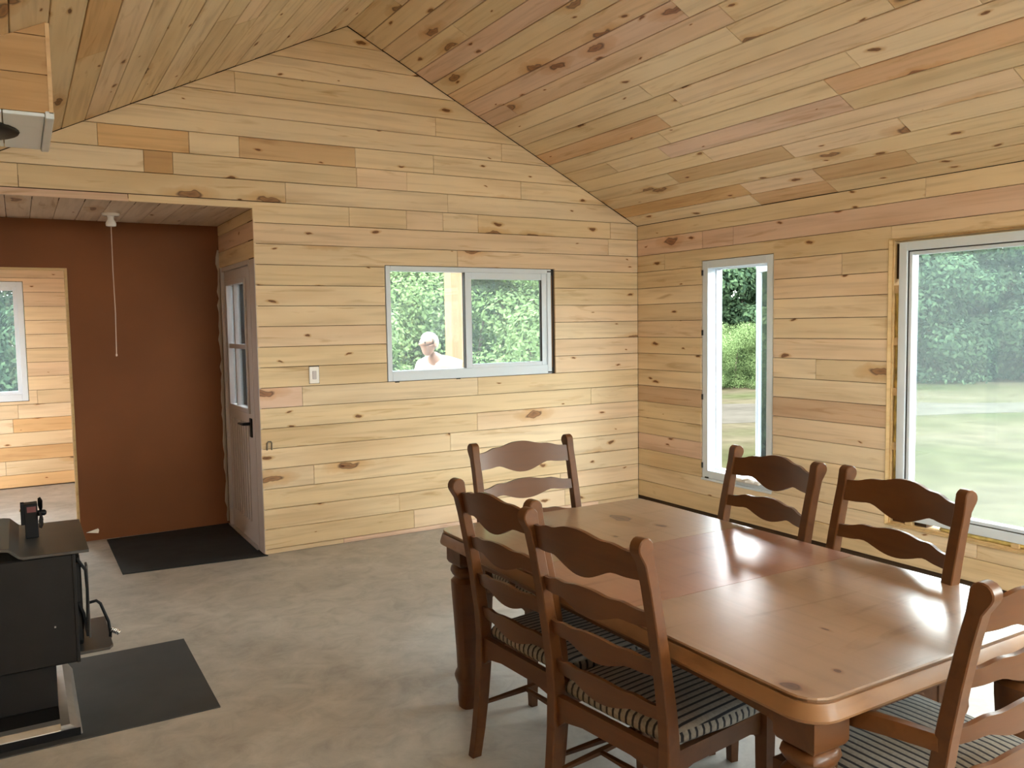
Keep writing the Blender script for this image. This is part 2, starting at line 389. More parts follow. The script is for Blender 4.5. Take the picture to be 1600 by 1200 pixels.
def cladding(parent, O, U, V, N, rows, u0, u1, holes=(), forced=(), cuts=(), lens=(1.1, 3.2), gap=0.0036, thick=0.016, ends=None):
    """rows [(v0,v1)], holes [(ua,ub,va,vb)], forced [(row,ua,ub,col)]"""
    for ri, (v0, v1) in enumerate(rows):
        a0, a1 = (u0, u1) if ends is None else ends(v0, v1)
        if a1-a0 < 0.03: continue
        # full-cover holes split the row
        spans = [(a0, a1)]
        for (ua, ub, va, vb) in holes:
            if va <= v0+0.012 and vb >= v1-0.012:
                ns = []
                for s0, s1 in spans:
                    if ub <= s0 or ua >= s1: ns.append((s0, s1)); continue
                    if ua-s0 > 0.015: ns.append((s0, ua))
                    if s1-ub > 0.015: ns.append((ub, s1))
                spans = ns
        ff = sorted([f for f in forced if f[0] == ri], key=lambda f: f[1])
        for s0, s1 in spans:
            cutsu = [s0]; u = s0 + random.uniform(0.3, lens[1])
            while u < s1-0.35:
                cutsu.append(u); u += random.uniform(*lens)
            cutsu.append(s1)
            for f in ff:
                cutsu = [c for c in cutsu if not (f[1]-0.30 < c < f[2]+0.30) or c in (s0, s1)]
                for q in (f[1], f[2]):
                    if s0+0.02 < q < s1-0.02: cutsu.append(q)
            cutsu = sorted(set(cutsu))
            for c0, c1 in zip(cutsu, cutsu[1:]):
                col = random.choice(PAL); k = random.uniform(0.95, 1.04)
                rr = random.random()
                if rr < 0.02: col = ORANGE
                elif rr < 0.09: col = PINK
                col = tuple(x*k for x in col)
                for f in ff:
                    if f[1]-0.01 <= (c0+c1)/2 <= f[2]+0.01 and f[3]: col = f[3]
                g = gap/2
                p0, p1 = c0+g*0.5, c1-g*0.5
                lo, hi = v0+g, v1-g
                bot, top = [(p0, lo)], [(p1, hi)]
                bl, tl = [], []
                for (ua, ub, va, vb) in holes:
                    full = va <= v0+0.012 and vb >= v1-0.012
                    if full or ub <= p0 or ua >= p1: continue
                    x0, x1 = max(ua, p0), min(ub, p1)
                    if v0 < vb < v1-0.012 and va <= v0+0.012: bl.append((x0, x1, vb))
                    elif v0+0.012 < va < v1: tl.append((x0, x1, va))
                poly = []
                poly.append((p0, lo))
                for x0, x1, z in sorted(bl):
                    if x0 <= p0+1e-6: poly[-1] = (p0, z)
                    else: poly += [(x0, lo), (x0, z)]
                    poly.append((x1, z))
                    if x1 < p1-1e-6: poly.append((x1, lo))
                if not (bl and max(b_[1] for b_ in bl) >= p1-1e-6): poly.append((p1, lo))
                tp = [(p1, hi)]
                for x0, x1, z in sorted(tl, reverse=True):
                    if x1 >= p1-1e-6: tp[-1] = (p1, z)
                    else: tp += [(x1, hi), (x1, z)]
                    tp.append((x0, z))
                    if x0 > p0+1e-6: tp.append((x0, hi))
                if not (tl and min(b_[0] for b_ in tl) <= p0+1e-6): tp.append((p0, hi))
                plank(parent, O, U, V, N, poly+tp, thick, col, cuts)

X = Vector((1, 0, 0)); Y = Vector((0, 1, 0)); Z = Vector((0, 0, 1))
EAVE = 2.44; XR = -2.6336; HR = 3.7381; SL = (HR-EAVE)/(-XR); SLEN = math.hypot(HR-EAVE, XR)
XL = -6.4; YN = -8.6                       # left wall, near wall
XFLAT = -5.32; ZFLAT = HR + SL*(XFLAT-XR)   # where the left slope meets the flat ceiling
X1 = -3.348; X0 = -5.55; H2 = 2.411; DEP = 1.15   # entry alcove
rowsW = [(0.0, 0.035)] + [(0.035+0.1425*k, 0.035+0.1425*(k+1)) for k in range(27)]

# ------------------------------------------------------------------ floor
fl = link('floor', B(XL-0.2, 0.2, YN-0.2, 4.2, -0.15, 0.0), CONC, kind='structure')

# ------------------------------------------------------------------ far wall
def pieces_wall(bm, u0, u1, v0, v1, holes, put):
    us = sorted({u0, u1, *[h[0] for h in holes], *[h[1] for h in holes]}); vs = sorted({v0, v1, *[h[2] for h in holes], *[h[3] for h in holes]})
    us = [u for u in us if u0 <= u <= u1]; vs = [v for v in vs if v0 <= v <= v1]
    for a, b in zip(us, us[1:]):
        for c, d in zip(vs, vs[1:]):
            mu, mv = (a+b)/2, (c+d)/2
            if any(h[0] < mu < h[1] and h[2] < mv < h[3] for h in holes): continue
            put(a, b, c, d)

WF = (-2.395, -0.885, 1.172, 2.046)     # slider opening in far wall (x0,x1,z0,z1)
TH = 0.016
bm = bmesh.new()
holesF = [(WF[0]+0.003, WF[1]-0.003, WF[2]+.003, WF[3]-.003), (X0, X1, 0, H2)]
pieces_wall(bm, XL-0.15, 0.15, 0.0, H2, holesF, lambda a, b, c, d: box(bm, a, b, TH+0.001, 0.15, c, d))
prism(bm, [(XL-0.15, H2), (0.15, H2), (0.15, EAVE-0.0), (XR, HR+0.02), (XFLAT, ZFLAT+0.02), (XL-0.15, ZFLAT+0.02)], 'y', TH+0.001, 0.15)
wb = link('wall_back', bm, BACK, kind='structure')
rc = (XR, HR-0.006)
def f_ends(v0, v1):
    z = v0
    if z <= EAVE: 
        return (XL, -0.001)
    return (max(XL, XR-(HR-z)/SL), min(0, XR+(HR-z)/SL))
# U along +X, V up, N toward -Y : right handed (U x V = X x Z = -Y)
cladding(wb, Vector((0, TH, 0))+Vector((0, -TH, 0)), X, Z, -Y, rowsW, XL, 0,
         holes=[(WF[0], WF[1], WF[2], WF[3]), (X0-0.002, X1+0.002, -1, H2)],
         forced=[(19, -4.02, -3.845, DARKB), (20, -4.28, -3.74, ORANGE), (20, -3.42, -2.6, GREYB), (17, -2.77, -2.66, GREYB),
                 (17, -2.66, -2.21, None), (19, -2.2, -1.2, None), (4, -2.98, -1.2, None), (17, -1.6, -0.3, None), (16, -0.32, 0, None)],
         cuts=[(rc[0], rc[1], SL, 1), (rc[0], rc[1], -SL, 1)], ends=f_ends)

# ------------------------------------------------------------------ right wall
WS = (0.808, 1.556, 0.316, 2.078)      # casement opening: u=-y
WB = (2.495, 4.62, 0.268, 2.092)       # large window opening
WC = (5.3, 7.6, 0.85, 2.15)            # unseen window behind the camera, added for more daylight
bm = bmesh.new()
pieces_wall(bm, -0.15, -YN+0.15, 0.0, EAVE, [WS, WB, WC], lambda a, b, c, d: box(bm, TH+0.001, 0.15, -b, -a, c, d))
wr = link('wall_right', bm, BACK, kind='structure')
# U along -Y, V up, N = -X  (-Y x Z = -X)
cladding(wr, Vector((0, 0, 0)), -Y, Z, -X, [(r[0] if r[0] > 0 else 0.012, r[1]) for r in rowsW if r[1] < EAVE+0.02 and r[0] >= 0.03] + [(rowsW[17][0], EAVE)] if False else
         [(r[0], min(r[1], EAVE-0.002)) for r in rowsW if r[0] < EAVE-0.03 and r[0] > 0.02], 0.001, -YN,
         holes=[WS, WB, WC], forced=[(6, 0.001, 0.808, (0.57, 0.40, 0.26)), (6, 1.556, 2.495, (0.57, 0.40, 0.26)), (15, 0.001, 0.82, None)])

# ------------------------------------------------------------------ ceiling
bm = bmesh.new()
T2 = 0.017
prism(bm, [(0.15, EAVE-0.15*SL+T2*1.1), (0.15, EAVE+0.12), (XR, HR+0.2), (XR, HR+T2*1.12)], 'y', YN-0.15, 0.15)
prism(bm, [(XFLAT, ZFLAT+T2*1.1), (XFLAT, ZFLAT+0.2), (XR, HR+0.2), (XR, HR+T2*1.12)], 'y', YN-0.15, 0.15)
box(bm, XL-0.15, XFLAT, YN-0.15, 0.15, ZFLAT+T2, ZFLAT+0.2)
ce = link('ceiling', bm, BACK, kind='structure')
PW = SLEN/20
DR = Vector((-XR, 0, EAVE-HR)).normalized()      # down right slope
NR = Vector((-(HR-EAVE), 0, XR)).normalized()    # towards the room
if NR.z > 0: NR = -NR
rowsC = [(PW*k, PW*(k+1)) for k in range(20)]
V_ = DR; U_ = -Y; N_ = U_.cross(V_)
if N_.z > 0: U_ = Y; N_ = U_.cross(V_)
sgn = 1 if U_.y < 0 else -1
def cu(y0, y1): 
    a, b = (-y0, -y1) if sgn > 0 else (y0, y1)
    return (min(a, b), max(a, b))
fr = [(13, *cu(-2.73, -6.2), (0.68, 0.45, 0.27)), (14, *cu(-2.73, -1.2), PINK), (12, *cu(0, -1.5), (0.66, 0.44, 0.26)), (15, *cu(-1.5, -3.6), None), (16, *cu(-1.0, -2.09), GREYB),
      (18, *cu(-2.11, -2.77), GREYB), (19, *cu(-1.44, -2.11), (0.60, 0.40, 0.23)), (6, *cu(0, -3.0), (0.69, 0.50, 0.32)), (8, *cu(-0.4, -2.6), (0.72, 0.54, 0.38))]
cu0, cu1 = cu(-0.001, YN)
cladding(ce, Vector((XR, 0, HR)), U_, V_, N_, rowsC, cu0, cu1, forced=fr, lens=(1.6, 4.2), thick=0.015, gap=0.0048)
# left slope
V_ = Vector((XFLAT-XR, 0, ZFLAT-HR)); SLL = V_.length; V_.normalize()
U_ = -Y; N_ = U_.cross(V_)
if N_.z > 0: U_ = Y; N_ = U_.cross(V_)
sgn = 1 if U_.y < 0 else -1
cu0, cu1 = cu(-0.001, YN)
rowsL = [(PW*k, min(PW*(k+1), SLL)) for k in range(21) if PW*k < SLL-0.02]
cladding(ce, Vector((XR, 0, HR)), U_, V_, N_, rowsL, cu0, cu1, forced=[(13, *cu(-0.0, -1.5), (0.70, 0.52, 0.30))], lens=(1.6, 4.2), thick=0.015, gap=0.0048)
# flat ceiling beyond the slope
cf = link('ceiling', B(XL, XFLAT-0.002, YN, 0, ZFLAT, ZFLAT+0.015), wood('flat_pine', base=(0.6, 0.42, 0.24), knots=False), kind='structure')

# ------------------------------------------------------------------ left and near walls (behind the camera)
FLATP = bpy.data.materials['flat_pine']
bm = bmesh.new()
WL = []
pieces_wall(bm, YN-0.15, 0.15, 0.0, ZFLAT, WL, lambda a, b, c, d: box(bm, XL-0.15, XL, a, b, c, d))
link('wall_left', bm, FLATP, kind='structure')
bm = bmesh.new()
WN = [(-2.6, -0.3, 0.8, 2.1)]  # unseen near-wall window, put in to brighten the room
pieces_wall(bm, XL, 0.0, 0.0, ZFLAT, WN, lambda a, b, c, d: box(bm, a, b, YN-0.15, YN, c, d))
GX0, GX1, GZ = -4.35, -0.95, 2.56          # unseen glazed gable over the near wall, added to light the far wall
gz = lambda x: HR-SL*abs(x-XR)-0.14
prism(bm, [(XL, ZFLAT), (0.0, ZFLAT), (0.0, EAVE), (GX1, HR-SL*abs(GX1-XR)), (GX1, GZ), (GX0, GZ), (GX0, HR-SL*abs(GX0-XR)), (XFLAT, ZFLAT+0.001)], 'y', YN-0.15, YN)
prism(bm, [(GX0, gz(GX0)), (XR, gz(XR)), (GX1, gz(GX1)), (GX1, HR-SL*abs(GX1-XR)), (XR, HR), (GX0, HR-SL*abs(GX0-XR))], 'y', YN-0.15, YN)
link('wall_front', bm, FLATP, kind='structure')

# ------------------------------------------------------------------ alcove
# side wall with outer door: plane x=X1, y 0..DEP
DOOR = (0.14, 1.075, 0.0, 2.075)
bm = bmesh.new()
pieces_wall(bm, 0.15, DEP, 0.0, H2+0.018, [DOOR], lambda a, b, c, d: box(bm, X1+TH+0.001, X1+0.15, a, b, c, d))
box(bm, X1+TH+0.001, X1+0.15, 0.0, 0.149, H2, H2+0.018)
wsd = link('wall_alcove', bm, BACK, kind='structure')
# U = Y, V = Z -> N = Y x Z = X ; we need -X : U = -Y
cladding(wsd, Vector((X1, 0, 0)), -Y, Z, -X, [(2.075, 2.20), (2.20, 2.33), (2.33, H2)], -DEP, 0.0, lens=(2, 3))
link('plank', B(X1-0.001, X1+0.015, 0.001, 0.1385, 0.0, 2.073, bevel=0.002), WHITEP, wsd, label='grey-white painted upright board')
bm = bmesh.new()     # alcove left wall out of view
box(bm, X0-0.12, X0, 0.0, DEP, 0.0, H2); link('wall_alcove', bm, FLATP, kind='structure')
# alcove ceiling
bm = B(X0, X1+0.15, 0.0, DEP, H2+0.0181, H2+0.12)
ac = link('ceiling', bm, BACK, kind='structure')
U_, V_ = -Y, X; N_ = U_.cross(V_)
if N_.z > 0: U_ = Y; N_ = U_.cross(V_)
ua, ub = (-DEP, 0.0) if U_.y < 0 else (0.0, DEP)
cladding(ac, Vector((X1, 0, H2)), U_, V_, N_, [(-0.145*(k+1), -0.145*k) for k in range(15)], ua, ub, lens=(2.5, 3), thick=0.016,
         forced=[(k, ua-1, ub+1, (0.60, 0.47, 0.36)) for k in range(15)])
# brown back wall with doorway to a second room
DW = (-5.5, -4.432, 0.0, 2.055)
bm = bmesh.new()
pieces_wall(bm, X0-0.6, X1+0.15, 0.0, H2+0.1, [DW], lambda a, b, c, d: box(bm, a, b, DEP, DEP+0.012, c, d))
box(bm, -4.5415, -4.5385, DEP-0.0008, DEP, 2.055, H2)
wbr = link('wall_brown', bm, BROWN, kind='structure')
bm = bmesh.new()
pieces_wall(bm, X0-0.6, X1+0.15, 0.0, H2+0.1, [DW], lambda a, b, c, d: box(bm, a, b, DEP+0.012, DEP+0.1, c, d))
link('wall_brown_core', bm, FLATP, wbr)
bm = bmesh.new(); box(bm, -4.450, -4.433, DEP-0.004, DEP+0.104, 0.0, 2.055, 0.002)
link('trim_1', bm, ROUGHW, kind='structure')
bm = bmesh.new(); box(bm, -5.5, -4.433, DEP-0.003, DEP+0.103, 2.042, 2.056, 0.001)
link('trim_2', bm, ROUGHW, kind='structure')
# second room
Y2 = 3.96
W2 = (-5.6, -4.70, 0.885, 2.10)
bm = bmesh.new()
pieces_wall(bm, -7.2, -4.15, 0.0, 2.41, [W2], lambda a, b, c, d: box(bm, a, b, Y2+TH+0.001, Y2+0.15, c, d))
w2 = link('wall_second_room', bm, BACK, kind='structure')
cladding(w2, Vector((0, Y2, 0)), X, Z, -Y, [(0.01, 0.14)]+[(0.14+0.1425*k, 0.14+0.1425*(k+1)) for k in range(15)], -6.6, -4.2, holes=[W2], lens=(1.2, 2.6))
bm = bmesh.new(); box(bm, -4.3, -4.15, DEP+0.1, Y2, 0, 2.41); link('wall_second_room_side', bm, FLATP, kind='structure')
bm = bmesh.new()
pieces_wall(bm, DEP, Y2+0.15, 0, 2.41, [(2.3, 2.9, 1.3, 2.1)], lambda a, b, c, d: box(bm, -7.2, -7.05, a, b, c, d)); link('wall_second_room_left', bm, FLATP, kind='structure')
link('ceiling', B(-7.2, -4.15, DEP+0.012, Y2+0.15, 2.41, 2.5), FLATP, kind='structure')

# ------------------------------------------------------------------ windows
def frame_bm(bm, P, u0, u1, v0, v1, w, d0, d1, bev=0.003, wb=None):
    """rectangular frame in the wall frame P=(O,U,V,N); w width, depth from d0 to d1 along N (outwards negative)"""
    O, U, V, N = P; wb = wb or w
    def bx(a, b, c, d):
        t = bmesh.new(); box(t, a, b, c, d, d0, d1, bev)
        Mx = Matrix((U, V, N)).transposed().to_4x4(); Mx.translation = O
        t.transform(Mx); me = bpy.data.meshes.new('t'); t.to_mesh(me); t.free(); bm.from_mesh(me); bpy.data.meshes.remove(me)
    bx(u0, u0+w, v0, v1); bx(u1-w, u1, v0, v1); bx(u0+w, u1-w, v1-w, v1); bx(u0+w, u1-w, v0, v0+wb)
    return bm
def box_in(P, a, b, c, d, e_, f, bev=0.0):
    O, U, V, N = P; t = bmesh.new(); box(t, a, b, c, d, e_, f, bev)
    Mx = Matrix((U, V, N)).transposed().to_4x4(); Mx.translation = O; t.transform(Mx); return t

PF = (Vector((0, 0, 0)), X, Z, -Y)      # far wall frame, N towards room
PR = (Vector((0, 0, 0)), -Y, Z, -X)
# 1: horizontal slider in the far wall
w1 = empty('window_1', (0, 0, 0)); w1['kind'] = 'structure'
a0, a1, b0, b1 = -2.388, -0.918, 1.176, 2.042
bm = frame_bm(bmesh.new(), PF, a0, a1, b0, b1, 0.038, -0.09, -0.002, wb=0.075)
link('window_frame', bm, WHITEV, w1)
bm = frame_bm(bmesh.new(), PF, -1.722, a1+0.0-0.03, b0+0.05, b1-0.03, 0.060, -0.05, -0.014, wb=0.055)
link('sash', bm, WHITEV, w1)
link('pane', box_in(PF, a0+0.036, -1.69, b0+0.07, b1-0.036, -0.066, -0.062), GLASSC, w1)
link('pane', box_in(PF, -1.665, a1-0.088, b0+0.10, b1-0.088, -0.034, -0.030), GLASS, w1)
link('gasket', box_in(PF, a1-0.104, a1-0.088, b0+0.105, b1-0.09, -0.029, -0.012), DARKSEAL, w1)
link('gasket', box_in(PF, -1.7265, -1.722, b0+0.06, b1-0.035, -0.05, -0.008), DARKSEAL, w1)
link('shim', box_in(PF, a1+0.002, a1+0.010, b0+0.05, b1-0.05, -0.09, -0.004), POSTW, w1)
link('gap_lining', box_in(PF, a1+0.010, WF[1]-0.001, b0, b1, -0.12, -0.018), DARKSEAL, w1)
for (cx_, cz_) in ((a1-0.02, b1-0.02), (a1-0.02, b0+0.012), (-1.8, b0-0.004), (a0+0.07, b0-0.006)):
    link('screw_tab', box_in(PF, cx_-0.018, cx_+0.018, cz_-0.004, cz_+0.005, -0.004, 0.003, .001), DARKSEAL, w1)
# 2: tall casement in the right wall, sash cranked open outwards
w2o = empty('window_2', (0, 0, 0)); w2o['kind'] = 'structure'
c0, c1, d0, d1 = 0.813, 1.551, 0.32, 2.074
bm = frame_bm(bmesh.new(), PR, c0, c1, d0, d1, 0.062, -0.10, -0.004)
link('window_frame', bm, WHITEV, w2o)
bm = frame_bm(bmesh.new(), PR, c0+0.04, c1-0.04, d0+0.04, d1-0.04, 0.03, -0.155, -0.09)
link('outer_frame', bm, WHITEV, w2o)
sash = empty('sash', (0.135, -(c1-0.05), 0), math.radians(0)); sash.parent = w2o
PS = (Vector((0, 0, 0)), -Y, Z, -X)
ang = math.radians(-31)
bm = frame_bm(bmesh.new(), PS, -(c1-c0-0.10), 0, d0+0.045, d1-0.045, 0.05, -0.035, 0.0)
so = link('sash_frame', bm, WHITEV, sash)
link('pane', box_in(PS, -(c1-c0-0.14), -0.03, d0+0.08, d1-0.08, -0.02, -0.016), GLASSC, so)
sash.rotation_euler = (0, 0, ang)
bm = box_in(PR, c1-0.36, c1-0.10, d0+0.03, d0+0.065, -0.004, 0.03, 0.008)
link('crank_cover', bm, WHITEB, w2o)
bm = bmesh.new(); tube(bm, [(-0.03, -(c1-0.24), d0+0.05), (-0.055, -(c1-0.24), d0+0.055), (-0.06, -(c1-0.17), d0+0.075), (-0.06, -(c1-0.12), d0+0.055)], [0.012, 0.009, 0.008, 0.011], 8)
link('crank_handle', bm, WHITEB, w2o, smooth=True)
for z in (1.98, 1.50, 0.98, 0.42): link('screw_tab', box_in(PR, c0+0.0, c0+0.012, z-0.022, z+0.022, -0.006, 0.006, .001), DARKSEAL, w2o)
link('screw_tab', box_in(PR, c0+0.04, c0+0.075, d0-0.004, d0+0.010, -0.006, 0.006, .001), DARKSEAL, w2o)
link('window_sill', box_in(PR, c0-0.0, c1, d0-0.018, d0-0.001, -0.09, 0.010, .002), WHITEV, w2o)
# 3: large picture window with open rough gap
w3 = empty('window_3', (0, 0, 0)); w3['kind'] = 'structure'
g0, g1, h0, h1 = 2.545, 4.57, 0.312, 2.066
bm = frame_bm(bmesh.new(), PR, g0, g1, h0, h1, 0.055, -0.13, -0.030)
link('window_frame', bm, WHITEV, w3)
bm = frame_bm(bmesh.new(), PR, g0+0.060, g1-0.060, h0+0.058, h1-0.060, 0.022, -0.11, -0.045)
link('sash', bm, WHITEV, w3)
bm = frame_bm(bmesh.new(), PR, g0+0.053, g1-0.053, h0+0.053, h1-0.053, 0.008, -0.10, -0.0425, bev=0)
link('gasket', bm, DARKSEAL, w3)
link('pane', box_in(PR, g0+0.075, g1-0.075, h0+0.075, h1-0.075, -0.085, -0.080), GLASS, w3)
bm = frame_bm(bmesh.new(), PR, WB[0]-0.0, WB[1]+0.0, WB[2]-0.0, WB[3]+0.0, 0.016, -0.15, -0.030)
link('rough_buck', bm, ROUGHW, w3)
def foam(parent, u0, u1, v0, v1, d0, d1, seed):
    rnd = random.Random(seed); bm = bmesh.new(); horiz = (u1-u0) > (v1-v0); n = 34
    rings = []
    for i in range(n+1):
        t = i/n; j = [rnd.uniform(-1, 1) for _ in range(6)]
        if horiz: r = [(u0+(u1-u0)*t, v0+.0, d0), (u0+(u1-u0)*t, v1, d0), (u0+(u1-u0)*t, v1+j[1]*.003, d1+j[2]*.006), (u0+(u1-u0)*t, (v0+v1)/2, d1+.006+j[4]*.006), (u0+(u1-u0)*t, v0+j[0]*.002, d1+j[3]*.006)]
        else: r = [(u0, v0+(v1-v0)*t, d0), (u1, v0+(v1-v0)*t, d0), (u1+j[1]*.003, v0+(v1-v0)*t, d1+j[2]*.006), ((u0+u1)/2, v0+(v1-v0)*t, d1+.006+j[4]*.006), (u0+j[0]*.002, v0+(v1-v0)*t, d1+j[3]*.006)]
        rings.append([Vector(p) for p in r])
    ring_loft(bm, rings)
    Mx = Matrix((-Y, Z, -X)).transposed().to_4x4(); bm.transform(Mx)
    return link('insulation_foam', bm, FOAM, parent, smooth=True)
foam(w3, WB[0]+0.018, g0-0.002, h0+0.1, h1-0.28, -0.12, -0.050, 1)
foam(w3, g0+0.3, g1, WB[2]+0.017, h0-0.001, -0.12, -0.045, 2)
for z in (0.36, 0.75, 1.1, 1.42, 1.75): link('shim', box_in(PR, WB[0]+0.017, g0-0.001, z, z+0.05, -0.12, -0.034, .001), ROUGHW, w3)
for u in (2.62, 2.95, 3.28, 3.7, 4.1): link('shim', box_in(PR, u, u+0.045, WB[2]+0.017, h0-0.001, -0.12, -0.026, .001), ROUGHW, w3)
link('gap_lining', box_in(PR, WB[0]+0.017, g0-0.001, WB[3]-0.25, WB[3]-0.03, -0.13, -0.06), BACK, w3)
link('gap_lining', box_in(PR, g0-0.04, g0+0.2, WB[2]+0.017, h0-0.001, -0.13, -0.06), BACK, w3)
# light raw edge strips around the opening
link('edge_strip', box_in(PR, WB[0]-0.001, WB[0]+0.004, WB[2], WB[3], -0.03, 0.006), ROUGHW, w3)
link('edge_strip', box_in(PR, WB[0], WB[1], WB[3]-0.003, WB[3]+0.001, -0.03, 0.006), ROUGHW, w3)
link('edge_strip', box_in(PR, WB[0], WB[1], WB[2]-0.001, WB[2]+0.003, -0.03, 0.007), ROUGHW, w3)
# 4: window in the second room
w4 = empty('window_4', (0, 0, 0)); w4['kind'] = 'structure'
P2 = (Vector((0, Y2, 0)), X, Z, -Y)
bm = frame_bm(bmesh.new(), P2, W2[0]+0.005, W2[1]-0.005, W2[2]+0.005, W2[3]-0.005, 0.055, -0.10, 0.006, wb=0.07)
link('window_frame', bm, WHITEV, w4)
bm = frame_bm(bmesh.new(), P2, W2[0]+0.058, W2[1]-0.058, W2[2]+0.07, W2[3]-0.058, 0.035, -0.07, -0.012)
link('sash', bm, WHITEV, w4)
link('pane', box_in(P2, W2[0]+0.08, W2[1]-0.08, W2[2]+0.09, W2[3]-0.08, -0.05, -0.046), GLASSC, w4)
# frames of the unseen windows added behind the camera for daylight
for i, (P_, a, b, c, d) in enumerate(((PR, *WC), ((Vector((0, YN, 0)), -X, Z, Y), 0.3, 2.6, 0.8, 2.1))):
    we = empty('window_%d' % (5+i), (0, 0, 0)); we['kind'] = 'structure'
    link('window_frame', frame_bm(bmesh.new(), P_, a, b, c, d, 0.05, -0.12, -0.01), WHITEV, we)
    link('pane', box_in(P_, a+0.04, b-0.04, c+0.04, d-0.04, -0.06, -0.056), GLASSC, we)
gw = empty('window_9', (0, 0, 0)); gw['kind'] = 'structure'  # gable glazing out of view, added as a daylight source
bm = bmesh.new(); prism(bm, [(GX0, GZ), (GX1, GZ), (GX1, gz(GX1)), (XR, gz(XR)), (GX0, gz(GX0))], 'y', YN-0.07, YN-0.065); link('pane', bm, GLASSC, gw)
link('mullion', B(XR-0.03, XR+0.03, YN-0.12, YN-0.02, GZ, gz(XR)), WHITEV, gw)
# portals
portal('portal', (0.17, -(WB[0]+WB[1])/2, (WB[2]+WB[3])/2), (-1, 0, 0), 1.85, 2.15)
portal('portal', (0.17, -(WS[0]+WS[1])/2, (WS[2]+WS[3])/2), (-1, 0, 0), 1.8, 0.75)
portal('portal', (0.17, -(WC[0]+WC[1])/2, (WC[2]+WC[3])/2), (-1, 0, 0), 1.35, 2.35)
portal('portal', ((WF[0]+WF[1])/2, 0.17, (WF[2]+WF[3])/2), (0, -1, 0), 1.55, 0.9)
portal('portal', (-1.45, YN-0.17, 1.45), (0, 1, 0), 2.35, 1.35)
portal('portal', (XR, YN-0.17, 3.0), (0, 1, 0), 3.6, 1.2)
portal('portal', ((W2[0]+W2[1])/2, Y2+0.17, (W2[2]+W2[3])/2), (0, -1, 0), 0.95, 1.25)
portal('portal', (-7.22, 2.6, 1.7), (1, 0, 0), 0.85, 0.65)

# ------------------------------------------------------------------ entry door (door_1)
dr = empty('door_1', (0, 0, 0)); dr['kind'] = 'structure'
PD = (Vector((X1, 0, 0)), -Y, Z, -X)      # u=-y
u0, u1 = -DOOR[1], -DOOR[0]
bm = bmesh.new()
for t in (box_in(PD, u0, u0+0.035, 0.0, 2.073, -0.12, 0.012, .002), box_in(PD, u1-0.035, u1, 0.0, 2.073, -0.12, 0.004, .002), box_in(PD, u0+0.035, u1-0.035, 2.04, 2.073, -0.12, 0.006, .002)):
    me = bpy.data.meshes.new('t'); t.to_mesh(me); t.free(); bm.from_mesh(me); bpy.data.meshes.remove(me)
link('door_frame', bm, WHITEP, dr)
# lite opening
l0, l1, m0, m1 = -0.93, -0.345, 1.0, 1.93
bm = bmesh.new()
def put(a, b, c, d):
    t = box_in(PD, a, b, c, d, -0.055, -0.012); me = bpy.data.meshes.new('t'); t.to_mesh(me); t.free(); bm.from_mesh(me); bpy.data.meshes.remove(me)
pieces_wall(bm, u0+0.038, u1-0.038, 0.012, 2.037, [(l0, l1, m0, m1)], put)
link('door_leaf', bm, WHITEP, dr)
lf = link('lite_frame', frame_bm(bmesh.new(), PD, l0-0.03, l1+0.03, m0-0.03, m1+0.03, 0.035, -0.065, 0.002), WHITEP, dr)
link('pane', box_in(PD, l0, l1, m0, m1, -0.036, -0.032), GLASSC, lf)
link('muntin', box_in(PD, l0, l1, 1.44, 1.475, -0.045, -0.008, .002), WHITEP, dr)
link('muntin', box_in(PD, -0.735, -0.71, m0, m1, -0.045, -0.008, .002), WHITEP, dr)
for k in range(8):
    u = -0.93+0.075*k
    link('raised_rib', box_in(PD, u, u+0.012, 0.16, 0.90, -0.012, -0.004, .003), WHITEP, dr)
bm = bmesh.new(); 
t = box_in(PD, -0.335, -0.275, 0.80, 0.94, -0.012, -0.002, .004); me = bpy.data.meshes.new('t'); t.to_mesh(me); t.free(); bm.from_mesh(me)
tube(bm, [(X1-0.0, 0.30, 0.90), (X1-0.05, 0.30, 0.90), (X1-0.055, 0.33, 0.90), (X1-0.052, 0.43, 0.895)], [0.012, 0.011, 0.010, 0.008], 8)
link('lever_handle', bm, BLACKP, dr)
link('threshold', box_in(PD, u0, u1, 0.0, 0.012, -0.12, 0.02, .002), STEEL, dr)
# ragged paper strip in the corner beside the brown wall
bm = bmesh.new(); rnd = random.Random(4); n = 40; vs = []
for i in range(n+1):
    z = 0.02+2.2*i/n; w = 0.012+0.018*rnd.random()
    vs.append((bm.verts.new((X1-w, DEP-0.004-rnd.random()*0.01, z)), bm.verts.new((X1-0.001, DEP-0.006, z)), bm.verts.new((X1-0.001, DEP-0.001, z)), bm.verts.new((X1-w, DEP-0.001, z))))
for a, b in zip(vs, vs[1:]):
    for q in range(4): bm.faces.new((a[q], a[(q+1) % 4], b[(q+1) % 4], b[q]))
bm.faces.new(vs[0]); bm.faces.new(vs[-1][::-1])
link('trim_3', bm, plain('torn_paper', (0.55, 0.47, 0.40), 0.9), kind='structure')

